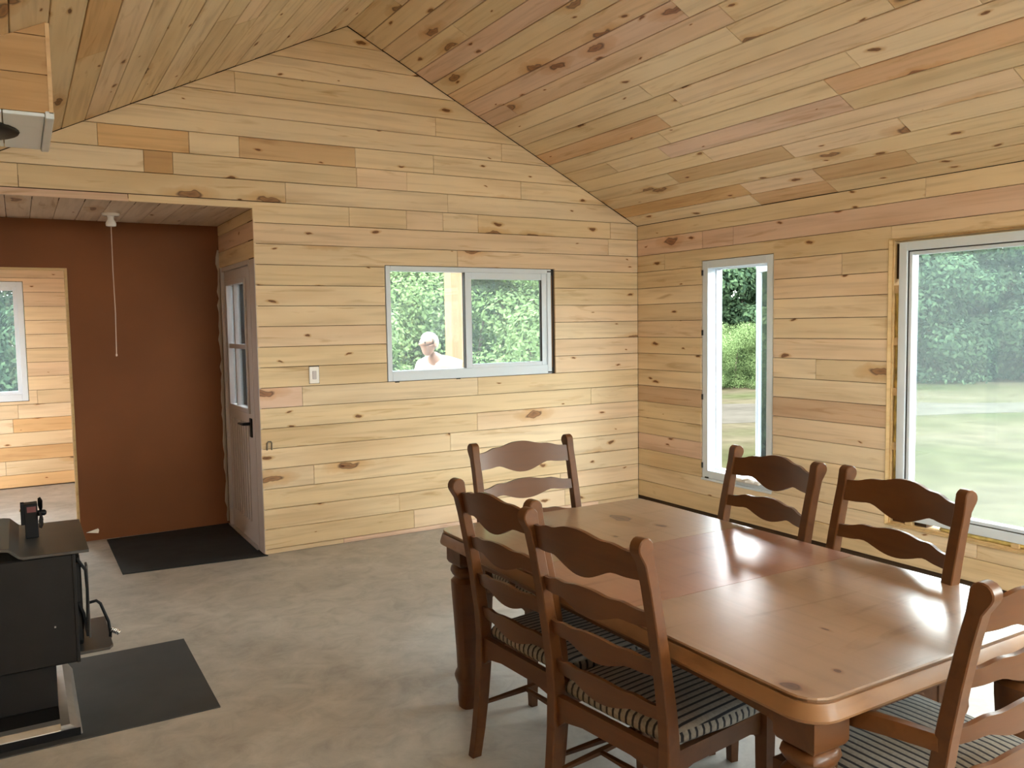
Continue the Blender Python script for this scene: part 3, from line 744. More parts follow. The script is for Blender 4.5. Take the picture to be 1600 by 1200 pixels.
# ------------------------------------------------------------------ small things on the walls
sw = empty('light_switch', (-2.958, 0, 1.252), label='small white light switch on the pine wall between entry and sliding window', cat='light switch')
link('switch_box', B(-0.034, 0.040, -0.004, 0.0, -0.062, 0.064), DARKSEAL, sw)
bm = B(-0.036, 0.036, -0.016, -0.004, -0.060, 0.060, bevel=.004); link('plate', bm, WHITEB, sw)
link('rocker', B(-0.015, 0.015, -0.022, -0.016, -0.030, 0.030, bevel=.003), WHITEP, sw)
bm = bmesh.new(); tube(bm, [(-0.016, -0.002, -0.03), (-0.016, -0.012, 0.02), (-0.010, -0.012, 0.030), (0.010, -0.012, 0.030), (0.016, -0.012, 0.02), (0.016, -0.002, -0.03)], 0.005, 6)
o = link('wire_hook', bm, plain('dull_iron', (0.16, 0.13, 0.10), 0.6), label='small bent iron staple hook on the pine wall beside the entry corner', cat='hook', smooth=True); o.location = (-3.292, 0, 0.77)
bm = bmesh.new(); prism(bm, [(-0.042, -0.004), (0.038, -0.018), (0.044, 0.006), (0.038, 0.018), (0.020, 0.014)], 'y', -0.006, 0.006, .001)
o = link('paper_scrap', bm, WHITEB, label='tiny white scrap at the foot of the brown wall behind the stove', cat='scrap'); o.location = (-4.355, 1.11, 0.0805)
bm = None
# pull chain lamp holder
lh = empty('ceiling_lamp_holder', (-4.168, 0.65, H2), label='white porcelain lamp holder with a long pull cord under the entry ceiling', cat='lamp holder')
bm = bmesh.new(); lathe(bm, [(0.010, -0.02), (0.055, -0.018), (0.060, -0.006), (0.060, 0.0)], 20); link('base', bm, WHITEB, lh, smooth=True)
bm = bmesh.new(); lathe(bm, [(0.022, -0.092), (0.033, -0.089), (0.035, -0.072), (0.031, -0.060), (0.022, -0.045), (0.021, -0.030), (0.026, -0.018)], 20); link('socket', bm, WHITEB, lh, smooth=True)
bm = bmesh.new(); tube(bm, [(0, 0, -0.09), (-0.002, 0.0, -0.4), (0.001, 0, -0.7), (-0.006, 0, -0.985)], 0.0032, 6); link('pull_cord', bm, CORD, lh)
bm = bmesh.new(); lathe(bm, [(0.002, -1.003), (0.006, -0.998), (0.006, -0.986), (0.002, -0.983)], 8, cx=-0.006); link('cord_end', bm, CORD, lh)

# unseen uplight bowls behind the camera, added to brighten ceiling and walls
for (lx, ly) in ((-3.7, -7.5), (-1.55, -7.5)):
    zt = HR-SL*abs(lx-XR)
    ub = empty('fill_uplight', (lx, ly, 2.25), label='added unseen fill light in a bowl behind the viewer on the %s slope' % ('left' if lx < XR else 'right'), cat='fill light')
    bm = bmesh.new(); lathe(bm, [(0.03, -0.06), (0.10, -0.05), (0.17, -0.01), (0.20, 0.05), (0.192, 0.05), (0.165, -0.002), (0.095, -0.04), (0.02, -0.05)], 24); link('bowl', bm, WHITEB, ub, smooth=True)
    bm = bmesh.new(); tube(bm, [(0, 0, -0.045), (0, 0, zt-2.25-0.01)], 0.008, 8); link('rod', bm, BLACKP, ub)
    ld = bpy.data.lights.new('fill_spot', 'SPOT'); ld.energy = FILL_LAMP; ld.color = (0.90, 0.95, 1.0); ld.spot_size = math.radians(150); ld.spot_blend = 0.4; ld.shadow_soft_size = 0.06
    lo_ = bpy.data.objects.new('fill_spot', ld); COL.objects.link(lo_); lo_.parent = ub; lo_.location = (0.03, 0, 0.06); lo_.rotation_euler = (math.pi, 0, 0)

# ------------------------------------------------------------------ flue box
fb = empty('flue_support_box', (-4.955, -1.865, 2.405), label='pine-clad chimney support box hanging from the slope with a white underside', cat='chimney box')
bx0, bx1, by0, by1 = -0.335, 0.335, -0.335, 0.335
def zc(x): return HR+SL*(x-4.955-XR)-2.405 - 0.003
for side, yy in (('front', by0), ('back', by1)):
    z = 0.012
    while z < 0.40:
        z1 = z+0.1425
        pts = [(bx0, z), (bx1, z), (bx1, z1), (bx0, z1)]
        b = bmesh.new(); prism(b, [(p[0], p[1]) for p in [(bx0, z+.0015), (bx1, z+.0015), (bx1, z1-.0015), (bx0, z1-.0015)]], 'y', yy if side == 'front' else yy-0.018, yy+0.018 if side == 'front' else yy)
        bmesh.ops.bisect_plane(b, geom=b.verts[:]+b.edges[:]+b.faces[:], plane_co=(0, 0, zc(0)), plane_no=(-SL, 0, 1), clear_outer=True)
        be = [e_ for e_ in b.edges if e_.is_boundary]
        if be: bmesh.ops.holes_fill(b, edges=be)
        if b.faces: link('plank', b, PINE, fb, color=(0.46, 0.29, 0.14))
        else: b.free()
        z = z1
for xx, zz in ((bx1, zc(bx1)), (bx0, zc(bx0))):
    b = bmesh.new(); box(b, xx-0.018 if xx > 0 else xx, xx if xx > 0 else xx+0.018, by0+0.018, by1-0.018, 0.012, zz-(0.01 if xx > 0 else 0)); link('side_board', b, ROUGHW, fb)
link('corner_trim', B(bx1-0.004, bx1+0.010, by0-0.003, by0+0.02, 0.012, zc(bx1)-0.004), PINE, fb, color=(0.6, 0.42, 0.24))
# underside: white trim boards around the collar
bm = bmesh.new()
link('underside_panel', B(bx0, bx1-0.16, by0, by1, 0.0, 0.012, bevel=.002), WHITEV, fb)
link('underside_board', B(bx1-0.157, bx1-0.02, by0, by0+0.2, -0.002, 0.012, bevel=.002), WHITEV, fb)
link('underside_board', B(bx1-0.157, bx1-0.02, by0+0.203, by1, -0.001, 0.012, bevel=.002), WHITEV, fb)
link('white_edge_trim', B(bx1-0.018, bx1+0.012, by0-0.003, by1+0.003, -0.008, 0.020, bevel=.003), WHITEV, fb)
bm = bmesh.new(); lathe(bm, [(0.10, -0.03), (0.17, -0.022), (0.232, -0.006), (0.235, -0.0005)], 32); link('collar', bm, FLUE, fb, smooth=True)
sp = empty('stove_pipe', (-4.99, -1.865, 0.76), label='black stove pipe rising from the wood stove to the chimney box', cat='stove pipe')
bm = bmesh.new(); lathe(bm, [(0.076, 0.0), (0.076, 1.60), (0.08, 1.61)], 24); link('pipe', bm, FLUE, sp, smooth=True)

# ------------------------------------------------------------------ stove
st = empty('wood_stove', (-4.96, -1.79, 0.05), label='black steel wood stove with a stepped grey top plate on a low hearth tray', cat='stove')
ox, oy, oz = -4.96, -1.79, 0.05
def S(*a, **k):
    bm = B(*a, **k); bm.transform(Matrix.Translation((-ox, -oy, -oz))); return bm
link('body', S(-5.30, -4.617, -2.07, -1.49, 0.235, 0.690, bevel=.006), BLACK, st)
link('pedestal', S(-5.20, -4.70, -2.03, -1.55, 0.05, 0.2345, bevel=.004), BLACK, st)
prof = [(-5.36, .735), (-4.868, .735), (-4.845, .731), (-4.812, .700), (-4.795, .693), (-4.562, .691),
        (-4.562, .703), (-4.795, .706), (-4.808, .710), (-4.842, .744), (-4.868, .748), (-5.36, .748)]
bm = bmesh.new(); prism(bm, prof, 'y', -2.09, -1.45, .002); bm.transform(Matrix.Translation((-ox, -oy, -oz)))
autosmooth(link('top_plate', bm, GREYTOP, st), 25)
link('side_seam', S(-4.625, -4.612, -2.075, -1.49, 0.235, 0.688, bevel=.002), BLACK, st)
# door leaning out of the front, with its black rim and glass
bm = bmesh.new()
dp = [(-2.00, 0.63), (-1.96, 0.655), (-1.60, 0.655), (-1.56, 0.63), (-1.56, 0.30), (-1.60, 0.27), (-1.96, 0.27), (-2.00, 0.30)]
prism(bm, dp, 'x', -4.616, -4.592, .004); bm.transform(Matrix.Translation((-ox, -oy, -oz)))
do = link('door', bm, BLACK, st)
bm = bmesh.new(); prism(bm, [(-1.95, 0.60), (-1.61, 0.60), (-1.61, 0.33), (-1.95, 0.33)], 'x', -4.5915, -4.588); bm.transform(Matrix.Translation((-ox, -oy, -oz)))
link('glass', bm, GLASSC, do)
T_ = Matrix.Translation((-ox, -oy, -oz))
bm = bmesh.new(); tube(bm, [(-4.605, -2.02, 0.655), (-4.575, -2.02, 0.60), (-4.572, -2.02, 0.52), (-4.578, -2.02, 0.32), (-4.590, -2.02, 0.42), (-4.607, -2.02, 0.47)], 0.006, 6); bm.transform(T_)
link('bail_handle', bm, BLACKP, st)
bm = bmesh.new(); box(bm, -4.575, -4.566, -2.02, -1.96, 0.31, 0.62, .002); bm.transform(T_); link('door_edge', bm, GREYTOP, st)
# ash shelf, its side hoop and spring knob
bm = bmesh.new(); prism(bm, [(-4.615, -2.05), (-4.50, -2.05), (-4.485, -2.02), (-4.485, -1.62), (-4.615, -1.62)], 'z', 0.255, 0.268, .002); bm.transform(T_)
link('ash_shelf', bm, GREYTOP, st)
bm = bmesh.new(); tube(bm, [(-4.57, -1.92, 0.43), (-4.535, -1.92, 0.435), (-4.52, -1.92, 0.42), (-4.492, -1.92, 0.335), (-4.486, -1.92, 0.285), (-4.488, -1.92, 0.262)], 0.0065, 7); bm.transform(T_)
link('hoop', bm, BLACKP, st, smooth=True)
bm = bmesh.new()
for k in range(5): lathe(bm, [(0.004, 0.0+k*.008), (0.012, 0.002+k*.008), (0.012, 0.006+k*.008), (0.004, 0.008+k*.008)], 10)
bm.transform(Matrix.Translation((-4.484-ox, -1.92-oy, 0.30-oz)) @ Matrix.Rotation(math.radians(125), 4, 'Y')); link('spring_knob', bm, CHROME, st, smooth=True)
link('rivet', S(-4.70, -4.694, -2.0745, -2.07, 0.395, 0.401), STEEL, st)
# hearth tray
ht = empty('hearth_tray', (-5.0, -1.9, 0.0), label='low black hearth tray with a slanted steel rim carrying the wood stove', cat='hearth tray')
def Hh(bm): bm.transform(Matrix.Translation((5.0, 1.9, 0))); return bm
link('tray_base', Hh(B(-5.40, -4.70, -2.17, -1.50, 0.005, 0.0495)), BLACK, ht)
bm = bmesh.new()
pr = [(-4.70, 0.005), (-4.625, 0.005), (-4.640, 0.030), (-4.668, 0.054), (-4.70, 0.054)]
prism(bm, pr, 'y', -2.2385, -1.50); link('rim', Hh(bm), STEEL, ht)
bm = bmesh.new()
prism(bm, [(-2.17, 0.005), (-2.245, 0.005), (-2.235, 0.035), (-2.215, 0.054), (-2.17, 0.054)], 'x', -5.40, -4.70); link('rim', Hh(bm), STEEL, ht)
bm = B(-5.40, -4.632, -2.2475, -2.2445, 0.005, 0.036); link('rim_shade_strip', Hh(bm), BLACKP, ht)  # black strip paints the shade on the rim's near face
o = link('hearth_mat', B(-5.5, -4.11, -2.29, -1.38, 0.0, 0.005, bevel=.001), MAT, label='dark slate-grey rectangular floor mat under the wood stove and its tray', cat='mat')
bm = bmesh.new(); prism(bm, [(-4.256, 0.045), (-3.335, -0.035), (-3.352, 0.02), (-3.362, 1.13), (-4.262, 1.10)], 'z', 0.0, 0.007, .001)
link('entry_mat', bm, RUBBER, label='black rubber door mat on the entry floor before the brown wall', cat='mat')
# stove fan
fn = empty('stove_fan', (-4.757, -1.73, 0.7065), label='small black heat-powered fan standing on the stove top plate', cat='fan')
link('body', B(-0.026, 0.024, -0.032, 0.032, 0.0, 0.148, bevel=.002), BLACKP, fn)
for k in range(5): link('fin', B(-0.040+0.0, -0.026, -0.030+0.0135*k, -0.026+0.0135*k, 0.06, 0.15), BLACKP, fn)
link('label_plate', B(-0.016, 0.018, -0.0335, -0.032, 0.112, 0.136), LABELR, fn)
bm = bmesh.new(); lathe(bm, [(0.013, 0.024), (0.013, 0.05), (0.009, 0.056), (0.003, 0.058)], 12); bm.transform(Matrix.Translation((0, 0, 0.10)) @ Matrix.Rotation(math.pi/2, 4, 'Y')); link('hub', bm, BLACKP, fn, smooth=True)
for k in range(4):
    a = math.radians(90*k+8); bm = bmesh.new()
    pts = [(0.010, -0.008), (0.03, -0.020), (0.062, -0.018), (0.072, 0.0), (0.06, 0.016), (0.028, 0.014), (0.010, 0.006)]
    prism(bm, pts, 'x', -0.001, 0.001)
    bm.transform(Matrix.Translation((0.036, 0, 0.10)) @ Matrix.Rotation(a, 4, 'X') @ Matrix.Rotation(math.radians(28), 4, 'Y'))
    link('blade', bm, BLACKP, fn)
bm = bmesh.new(); tube(bm, [(-0.03, -0.02, 0.11), (-0.042, -0.02, 0.12), (-0.042, 0.02, 0.12), (-0.03, 0.02, 0.11)], 0.0025, 6); link('carry_wire', bm, CHROME, fn)

# ------------------------------------------------------------------ dining table
TX0, TX1, TY0, TY1, TZ = -3.302, -2.228, -4.668, -2.750, 0.75
tb = empty('dining_table', ((TX0+TX1)/2, (TY0+TY1)/2, 0), label='long polished honey wood dining table with thick carved legs', cat='table')
def rrect(inset, z, rad=0.07, seg=5):
    w, h = (TX1-TX0)/2-inset, (TY1-TY0)/2-inset; r = max(rad-inset, 0.01); out = []
    for cx_, cy_, a0_ in ((w-r, h-r, 0), (-w+r, h-r, 90), (-w+r, -h+r, 180), (w-r, -h+r, 270)):
        for k in range(seg+1):
            a = math.radians(a0_+90*k/seg); out.append((cx_+r*math.cos(a), cy_+r*math.sin(a), z))
    return out
TCOL = [(0.225, 0.138, 0.084), (0.225, 0.102, 0.060), (0.24, 0.152, 0.090)]
for (ya, yb, c_) in ((TY0, -3.958, TCOL[0]), (-3.956, -3.43, TCOL[1]), (-3.428, TY1, TCOL[2])):
    bm = bmesh.new(); ring_loft(bm, [rrect(0.005, TZ-0.012), rrect(0.004, TZ-0.006), rrect(0.0, TZ-0.004), rrect(0.003, TZ)])
    cy_ = (TY0+TY1)/2
    for co, no in (((0, yb-cy_, 0), (0, 1, 0)), ((0, ya-cy_, 0), (0, -1, 0))):
        bmesh.ops.bisect_plane(bm, geom=bm.verts[:]+bm.edges[:]+bm.faces[:], plane_co=co, plane_no=no, clear_outer=True)
        be = [e_ for e_ in bm.edges if e_.is_boundary]
        if be: bmesh.ops.holes_fill(bm, edges=be)
    link('tabletop_leaf', bm, TOPW, tb, color=c_)
bm = bmesh.new(); ring_loft(bm, [rrect(0.03, TZ-0.064), rrect(0.002, TZ-0.062), rrect(-0.012, TZ-0.054), rrect(-0.014, TZ-0.047), rrect(-0.005, TZ-0.018), rrect(-0.002, TZ-0.0123), rrect(0.006, TZ-0.0123)])
autosmooth(link('edge_moulding', bm, MOULD, tb), 30)
hx, hy = (TX1-TX0)/2-0.090, (TY1-TY0)/2-0.082
AZ0, AZ1 = 0.600, TZ-0.0645
for s in (-1, 1):
    pts = [(-hy+0.05, AZ1), (hy-0.05, AZ1), (hy-0.05, AZ0-0.01), (hy-0.12, AZ0+0.02), (hy-0.3, AZ0+0.03), (-hy+0.3, AZ0+0.03), (-hy+0.12, AZ0+0.02), (-hy+0.05, AZ0-0.01)]
    bm = bmesh.new(); prism(bm, pts, 'x', s*hx-0.012, s*hx+0.012); link('apron', bm, STAIN, tb)
    pts = [(-hx+0.05, AZ1), (hx-0.05, AZ1), (hx-0.05, AZ0-0.01), (hx-0.12, AZ0+0.02), (hx-0.25, AZ0+0.03), (-hx+0.25, AZ0+0.03), (-hx+0.12, AZ0+0.02), (-hx+0.05, AZ0-0.01)]
    bm = bmesh.new(); prism(bm, pts, 'y', s*hy-0.012, s*hy+0.012); link('apron', bm, STAIN, tb)
legme = None
for sx_ in (-1, 1):
    for sy_ in (-1, 1):
        if legme is None:
            bm = bmesh.new()
            lathe(bm, [(0.040, 0.0), (0.043, 0.03), (0.042, 0.09), (0.050, 0.115), (0.054, 0.13), (0.050, 0.145), (0.043, 0.16), (0.046, 0.25), (0.054, 0.40), (0.060, 0.50), (0.061, 0.535), (0.052, 0.545),
                       (0.045, 0.553), (0.055, 0.565), (0.062, 0.580), (0.058, 0.596), (0.050, 0.603)], 16, power=3.2)
            # square head block with rounded underside
            c = 0.060
            rr_ = [[(-c+i_, -c+i_, z), (c-i_, -c+i_, z), (c-i_, c-i_, z), (-c+i_, c-i_, z)] for i_, z in ((0.018, 0.600), (0.006, 0.608), (0.0, 0.620), (0.0, AZ1))]
            ring_loft(bm, rr_)
            lo = link('leg', bm, STAIN, tb); autosmooth(lo, 40); legme = lo.data
        else: lo = link('leg', legme, None, tb)
        lo.location = (sx_*(hx-0.0), sy_*(hy-0.0), 0)
        # scalloped corner brackets in line with the rims
# ------------------------------------------------------------------ chairs
def slat_bm(width, z, yb, end_h, mid_h, bow=0.032, th=0.013, lean=-0.28, n=26):
    bm = bmesh.new(); rings = []
    for i in range(n+1):
        t = -1+2*i/n; x = t*width/2; a = abs(t)
        hump = math.exp(-(t/0.42)**2); sh = 0.012*math.exp(-((a-0.62)/0.16)**2)
        top = end_h/2 + (mid_h-end_h)*0.52*math.exp(-(a/0.46)**2.6) + sh; bot = -end_h/2 - (mid_h-end_h)*0.48*math.exp(-(a/0.36)**2.4) + 0.007*math.exp(-((a-0.55)/0.14)**2)
        y = yb - bow*(1-t*t)
        r = []
        for (zz, dy) in ((bot, -th/2), (bot, th/2), (top, th/2), (top, -th/2)):
            r.append((x, y + dy + lean*zz, z+zz))
        rings.append(r)
    ring_loft(bm, rings); return bm

def postprof():
    # centreline (y,z) and half depth; y backwards negative
    c = [(-0.048, 0.0, .018), (-0.030, 0.10, .020), (-0.014, 0.22, .022), (-0.003, 0.34, .024), (0.0, 0.45, .024), (-0.008, 0.55, .022), (-0.028, 0.68, .020), (-0.050, 0.80, .019), (-0.073, 0.91, .018), (-0.089, 0.975, .018)]
    front = [(y+d, z) for y, z, d in c]; back = [(y-d, z) for y, z, d in c]
    cyl = (-0.104, 1.020); r = 0.027; top = []
    for k in range(9):
        a = math.radians(25+k*(215-25)/8); top.append((cyl[0]+r*math.cos(a)*1.0, cyl[1]+r*math.sin(a)))
    return front + top + back[::-1]

def make_chair(armed=False, W=0.49):
    t = empty('armchair' if armed else 'dining_chair', (0, 0, 0))
    hw = W/2
    for s in (-1, 1):
        bm = bmesh.new(); prism(bm, postprof(), 'x', s*hw-0.019, s*hw+0.019, .003)
        autosmooth(link('rear_post', bm, STAIN, t), 40)
        bm = bmesh.new(); hwf = hw+0.015
        ring_loft(bm, [[(s*hwf-q, 0.40-q, z), (s*hwf+q, 0.40-q, z), (s*hwf+q, 0.40+q, z), (s*hwf-q, 0.40+q, z)] for q, z in ((0.014, 0), (0.016, 0.08), (0.019, 0.25), (0.021, 0.40), (0.021, 0.442 if not armed else 0.445))])
        link('front_leg', bm, STAIN, t)
        bm = bmesh.new(); tube(bm, [(s*(hw+.002), -0.005, 0.19), (s*(hw+.007), 0.19, 0.19), (s*(hwf-.002), 0.39, 0.19)], [0.009, 0.013, 0.009], 6); link('stretcher', bm, STAIN, t)
        # side rail
        bm = bmesh.new(); prism(bm, [(0.015, 0.445), (0.385, 0.445), (0.385, 0.375), (0.33, 0.392), (0.08, 0.392), (0.015, 0.375)], 'x', s*(hw+.004)-0.011, s*(hw+.004)+0.011); link('seat_rail', bm, STAIN, t)
        if armed:
            bm = bmesh.new(); rings = []
            path = [(s*(hw+.005), -0.02, 0.668), (s*(hw+.030), 0.06, 0.672), (s*(hw+.048), 0.15, 0.668), (s*(hw+.050), 0.24, 0.660), (s*(hw+.035), 0.31, 0.655), (s*(hw+.010), 0.335, 0.650)]
            wd = [0.016, 0.020, 0.024, 0.027, 0.027, 0.018]
            for (p, w_) in zip(path, wd):
                rings.append([(p[0]-w_, p[1], p[2]-0.020), (p[0]+w_, p[1], p[2]-0.020), (p[0]+w_*1.02, p[1], p[2]+0.004), (p[0]+w_*.6, p[1], p[2]+0.016), (p[0]-w_*.6, p[1], p[2]+0.016), (p[0]-w_*1.02, p[1], p[2]+0.004)])
            ring_loft(bm, rings); autosmooth(link('armrest', bm, STAIN, t), 50)
            bm = bmesh.new(); tube(bm, [(s*(hw+.014), 0.27, 0.44), (s*(hw+.020), 0.25, 0.50), (s*(hw+.032), 0.265, 0.58), (s*(hw+.040), 0.285, 0.642)], [0.018, 0.014, 0.013, 0.017], 8); autosmooth(link('arm_support', bm, STAIN, t), 50)
    bm = bmesh.new(); prism(bm, [(-hw+.018, 0.445), (hw-.018, 0.445), (hw-.018, 0.345), (hw-0.05, 0.372), (0.10, 0.385), (-0.10, 0.385), (-hw+0.05, 0.372), (-hw+.018, 0.345)], 'y', -0.012, 0.012); link('seat_rail', bm, STAIN, t)
    bm = bmesh.new(); prism(bm, [(-hw-.0, 0.445), (hw+.0, 0.445), (hw+.0, 0.35), (hw-0.06, 0.382), (0.08, 0.392), (0, 0.38), (-0.08, 0.392), (-hw+0.06, 0.382), (-hw, 0.35)], 'y', 0.390, 0.412); link('seat_rail', bm, STAIN, t)
    bm = bmesh.new(); tube(bm, [(-hw, 0.19, 0.19), (0, 0.19, 0.19), (hw, 0.19, 0.19)], [0.009, 0.014, 0.009], 6); link('stretcher', bm, STAIN, t)
    wi = W-0.036
    for z, y, eh, mh in ((0.960, -0.080, 0.074, 0.142), (0.812, -0.048, 0.044, 0.092), (0.672, -0.022, 0.042, 0.088), (0.545, -0.004, 0.042, 0.084)):
        autosmooth(link('back_slat', slat_bm(wi+0.004, z, y, eh, mh, lean=-0.22), STAIN, t), 50)
    # upholstered seat
    bm = bmesh.new(); rings = []; n_ = 12
    def outl(k, z):
        out = []; hwf = hw+0.024
        for (x, y) in ((-hw+.022, 0.018), (0, 0.014), (hw-.022, 0.018), (hw-.0, 0.06), (hwf-.004, 0.25), (hwf-.002, 0.385), (hwf-0.03, 0.425), (0, 0.440), (-hwf+0.03, 0.425), (-hwf+.002, 0.385), (-hwf+.004, 0.25), (-hw+.0, 0.06)):
            out.append((x*k, 0.21+(y-0.21)*k, z))
        return out
    rings = [outl(0.97, 0.4455), outl(1.0, 0.455), outl(1.0, 0.470), outl(0.97, 0.483), outl(0.88, 0.492), outl(0.6, 0.4985), outl(0.25, 0.500)]
    ring_loft(bm, rings); autosmooth(link('seat_cushion', bm, FABRIC, t), 60)
    return t

def setlab(o, lab, cat, grp): o['label'] = lab; o['category'] = cat; o['group'] = grp
G = 'dining chairs around the table'
ch = make_chair(False, 0.465)
ac_ = make_chair(True, 0.53)
def place(o, x, y, facing, lab):
    o.location = (x, y, 0); o.rotation_euler = (0, 0, math.radians(facing-90)); setlab(o, lab, 'chair', G)
place(ch, -3.322, -3.44, 4, 'striped-seat ladder-back chair on the stove side of the table, farther of its two')
c2 = copy_tree(ch); place(c2, -3.350, -3.985, 7, 'striped-seat ladder-back chair on the stove side of the table, nearer of its two')
c3 = copy_tree(ch); c3.scale.x = 1.10; place(c3, -2.205, -3.455, 171, 'ladder-back chair on the window side of the table, in front of the narrow window')
c4 = copy_tree(ch); c4.scale.x = 1.10; place(c4, -2.255, -4.07, 171, 'ladder-back chair on the window side of the table, in front of the large window')
place(ac_, -2.80, -4.795, 91, 'striped-seat armchair at the near head of the table, beside its near corner')
c6 = copy_tree(ac_); place(c6, -2.715, -2.575, 271, 'ladder-back armchair at the far head of the table, before the back wall')

# ------------------------------------------------------------------ outside
link('ground', B(-90, 120, -90, 120, -0.62, -0.40), GROUND, kind='structure')
bm = bmesh.new(); rnd = random.Random(9)
def blob(cx_, cy_, rx, ry, rot, z, seed):
    rnd = random.Random(seed); pts = []
    for k in range(28):
        a = 2*math.pi*k/28; r = 1+0.18*math.sin(3*a+seed)+0.1*rnd.uniform(-1, 1)
        x, y = rx*r*math.cos(a), ry*r*math.sin(a)
        pts.append((cx_+x*math.cos(rot)-y*math.sin(rot), cy_+x*math.sin(rot)+y*math.cos(rot)))
    b = bmesh.new(); prism(b, pts, 'z', -0.405, z); return b
o = link('sandy_patch', blob(9.6, 6.6, 6.5, 1.8, math.radians(-25), -0.392, 2), SAND, label='pale sandy track crossing the meadow outside', cat='sand'); o['kind'] = 'stuff'
# porch: deck, post, beam, bare rafters
link('porch_slab', B(X1+0.15, 1.2, 0.15, 2.35, -0.4, -0.10), CONC, label='concrete porch slab outside the far wall', kind='structure')
o = link('porch_post', B(-0.885, -0.715, 1.93, 2.10, -0.10, 2.62, bevel=.005), POSTW, label='square raw timber porch post seen through the sliding window', cat='post')
bm = bmesh.new(); box(bm, -3.2, 1.1, 1.95, 2.08, 2.6205, 2.80); o = link('porch_beam', bm, POSTW, label='timber beam across the top of the porch post', cat='beam')

def tree_mesh(name, seed, h, r, nl, leaf, mat, low=0.0, lobes=22):
    rnd = random.Random(seed); verts = []; faces = []
    cents = []
    for i in range(lobes):
        t = rnd.random(); z = h*(low+(1-low)*t); rr = r*(0.35+0.65*math.sin(math.pi*min(1, 0.15+0.8*(1-t))))
        a = rnd.uniform(0, 2*math.pi); d = rr*math.sqrt(rnd.random())*0.85
        cents.append((d*math.cos(a), d*math.sin(a), z, r*rnd.uniform(0.25, 0.45)))
    for i in range(nl):
        c = rnd.choice(cents)
        v = Vector((rnd.gauss(0, 1), rnd.gauss(0, 1), rnd.gauss(0, 1))).normalized()*c[3]*rnd.uniform(0.7, 1.05)
        p = Vector((c[0], c[1], c[2]))+Vector((v.x, v.y, v.z*0.75))
        if p.z < 0.02: p.z = 0.02+rnd.random()*0.3
        n = (v.normalized()+Vector((rnd.uniform(-.6, .6), rnd.uniform(-.6, .6), rnd.uniform(-.2, .9)))).normalized()
        a = n.orthogonal().normalized(); b = n.cross(a); th = rnd.uniform(0, math.pi); a, b = a*math.cos(th)+b*math.sin(th), b*math.cos(th)-a*math.sin(th)
        s = leaf*rnd.uniform(0.6, 1.3); k = len(verts)
        verts += [p-a*s, p-b*s*0.5, p+a*s, p+b*s*0.5]; faces.append((k, k+1, k+2, k+3))
    me = bpy.data.meshes.new(name); me.from_pydata([tuple(v) for v in verts], [], faces); me.materials.append(mat); return me
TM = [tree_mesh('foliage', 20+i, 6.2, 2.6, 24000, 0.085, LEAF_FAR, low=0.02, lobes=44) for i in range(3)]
BMs = [tree_mesh('foliage', 40+i, 2.6, 1.5, 26000, 0.026, LEAF_NEAR, low=0.05, lobes=20) for i in range(3)]
def trunk(h, r):
    bm = bmesh.new(); tube(bm, [(0, 0, -0.1), (0.05, 0.03, h*0.4), (-0.08, 0.05, h*0.8)], [r, r*0.8, r*0.35], 8); me = bpy.data.meshes.new('trunk'); bm.to_mesh(me); bm.free(); me.materials.append(BARK); return me
TRK = trunk(5.6, 0.16); STM = trunk(2.0, 0.04)
rnd = random.Random(12)
def plant(name, az, dist, s, far, lab, cat, grp):
    a = math.radians(az); x, y = CAM.x+dist*math.sin(a), CAM.y+dist*math.cos(a)
    t = empty(name, (x, y, -0.40), rnd.uniform(0, 6.28), lab, cat, grp)
    t.scale = (s, s, s*rnd.uniform(0.9, 1.1))
    q = seen(az, {'tree': 'green tree', 'bush': 'bright bush'}[cat], ('front row' if dist < 31.5 else 'back row') if far else ('nearest row' if dist < 13.6 else 'middle row' if dist < 16 else 'farther row'))
    if q: t['label'] = q
    elif far: t['label'] = 'dense green tree beyond the meadow, hidden by the walls of the room'
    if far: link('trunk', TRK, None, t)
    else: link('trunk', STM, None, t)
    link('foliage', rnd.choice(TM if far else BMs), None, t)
    return t
def seen(az, what, row):
    px = 800+1307*math.tan(math.radians(az-30.5)) if -50 < az-30.5 < 60 else -999
    for a, b, w in ((-40, 40, 'second room window'), (590, 860, 'sliding window'), (1090, 1215, 'narrow window'), (1400, 1640, 'large window')):
        if a <= px <= b:
            t = (px-a)/(b-a); side = ('left edge', 'left half', 'right half', 'right edge')[min(3, int(t*4))]
            return '%s, %s, %s of the %s view' % (what, row, side, w)
    return None
for az in range(-6, 76, 4):
    if 5 < az < 15: continue
    if az < 16:                 # seen only through the second room's window
        plant('tree', az+rnd.uniform(-1, 1), rnd.uniform(22, 27), rnd.uniform(.85, 1.1), True, 'dense green tree beyond the meadow outside the windows', 'tree', 'trees around the meadow')
    else:
        plant('tree', az+rnd.uniform(-1, 1), rnd.uniform(28, 31), rnd.uniform(.85, 1.1), True, 'dense green tree beyond the meadow outside the windows', 'tree', 'trees around the meadow')
        plant('tree', az+2+rnd.uniform(-1, 1), rnd.uniform(32, 35), rnd.uniform(.95, 1.2), True, 'dense green tree beyond the meadow outside the windows', 'tree', 'trees around the meadow')
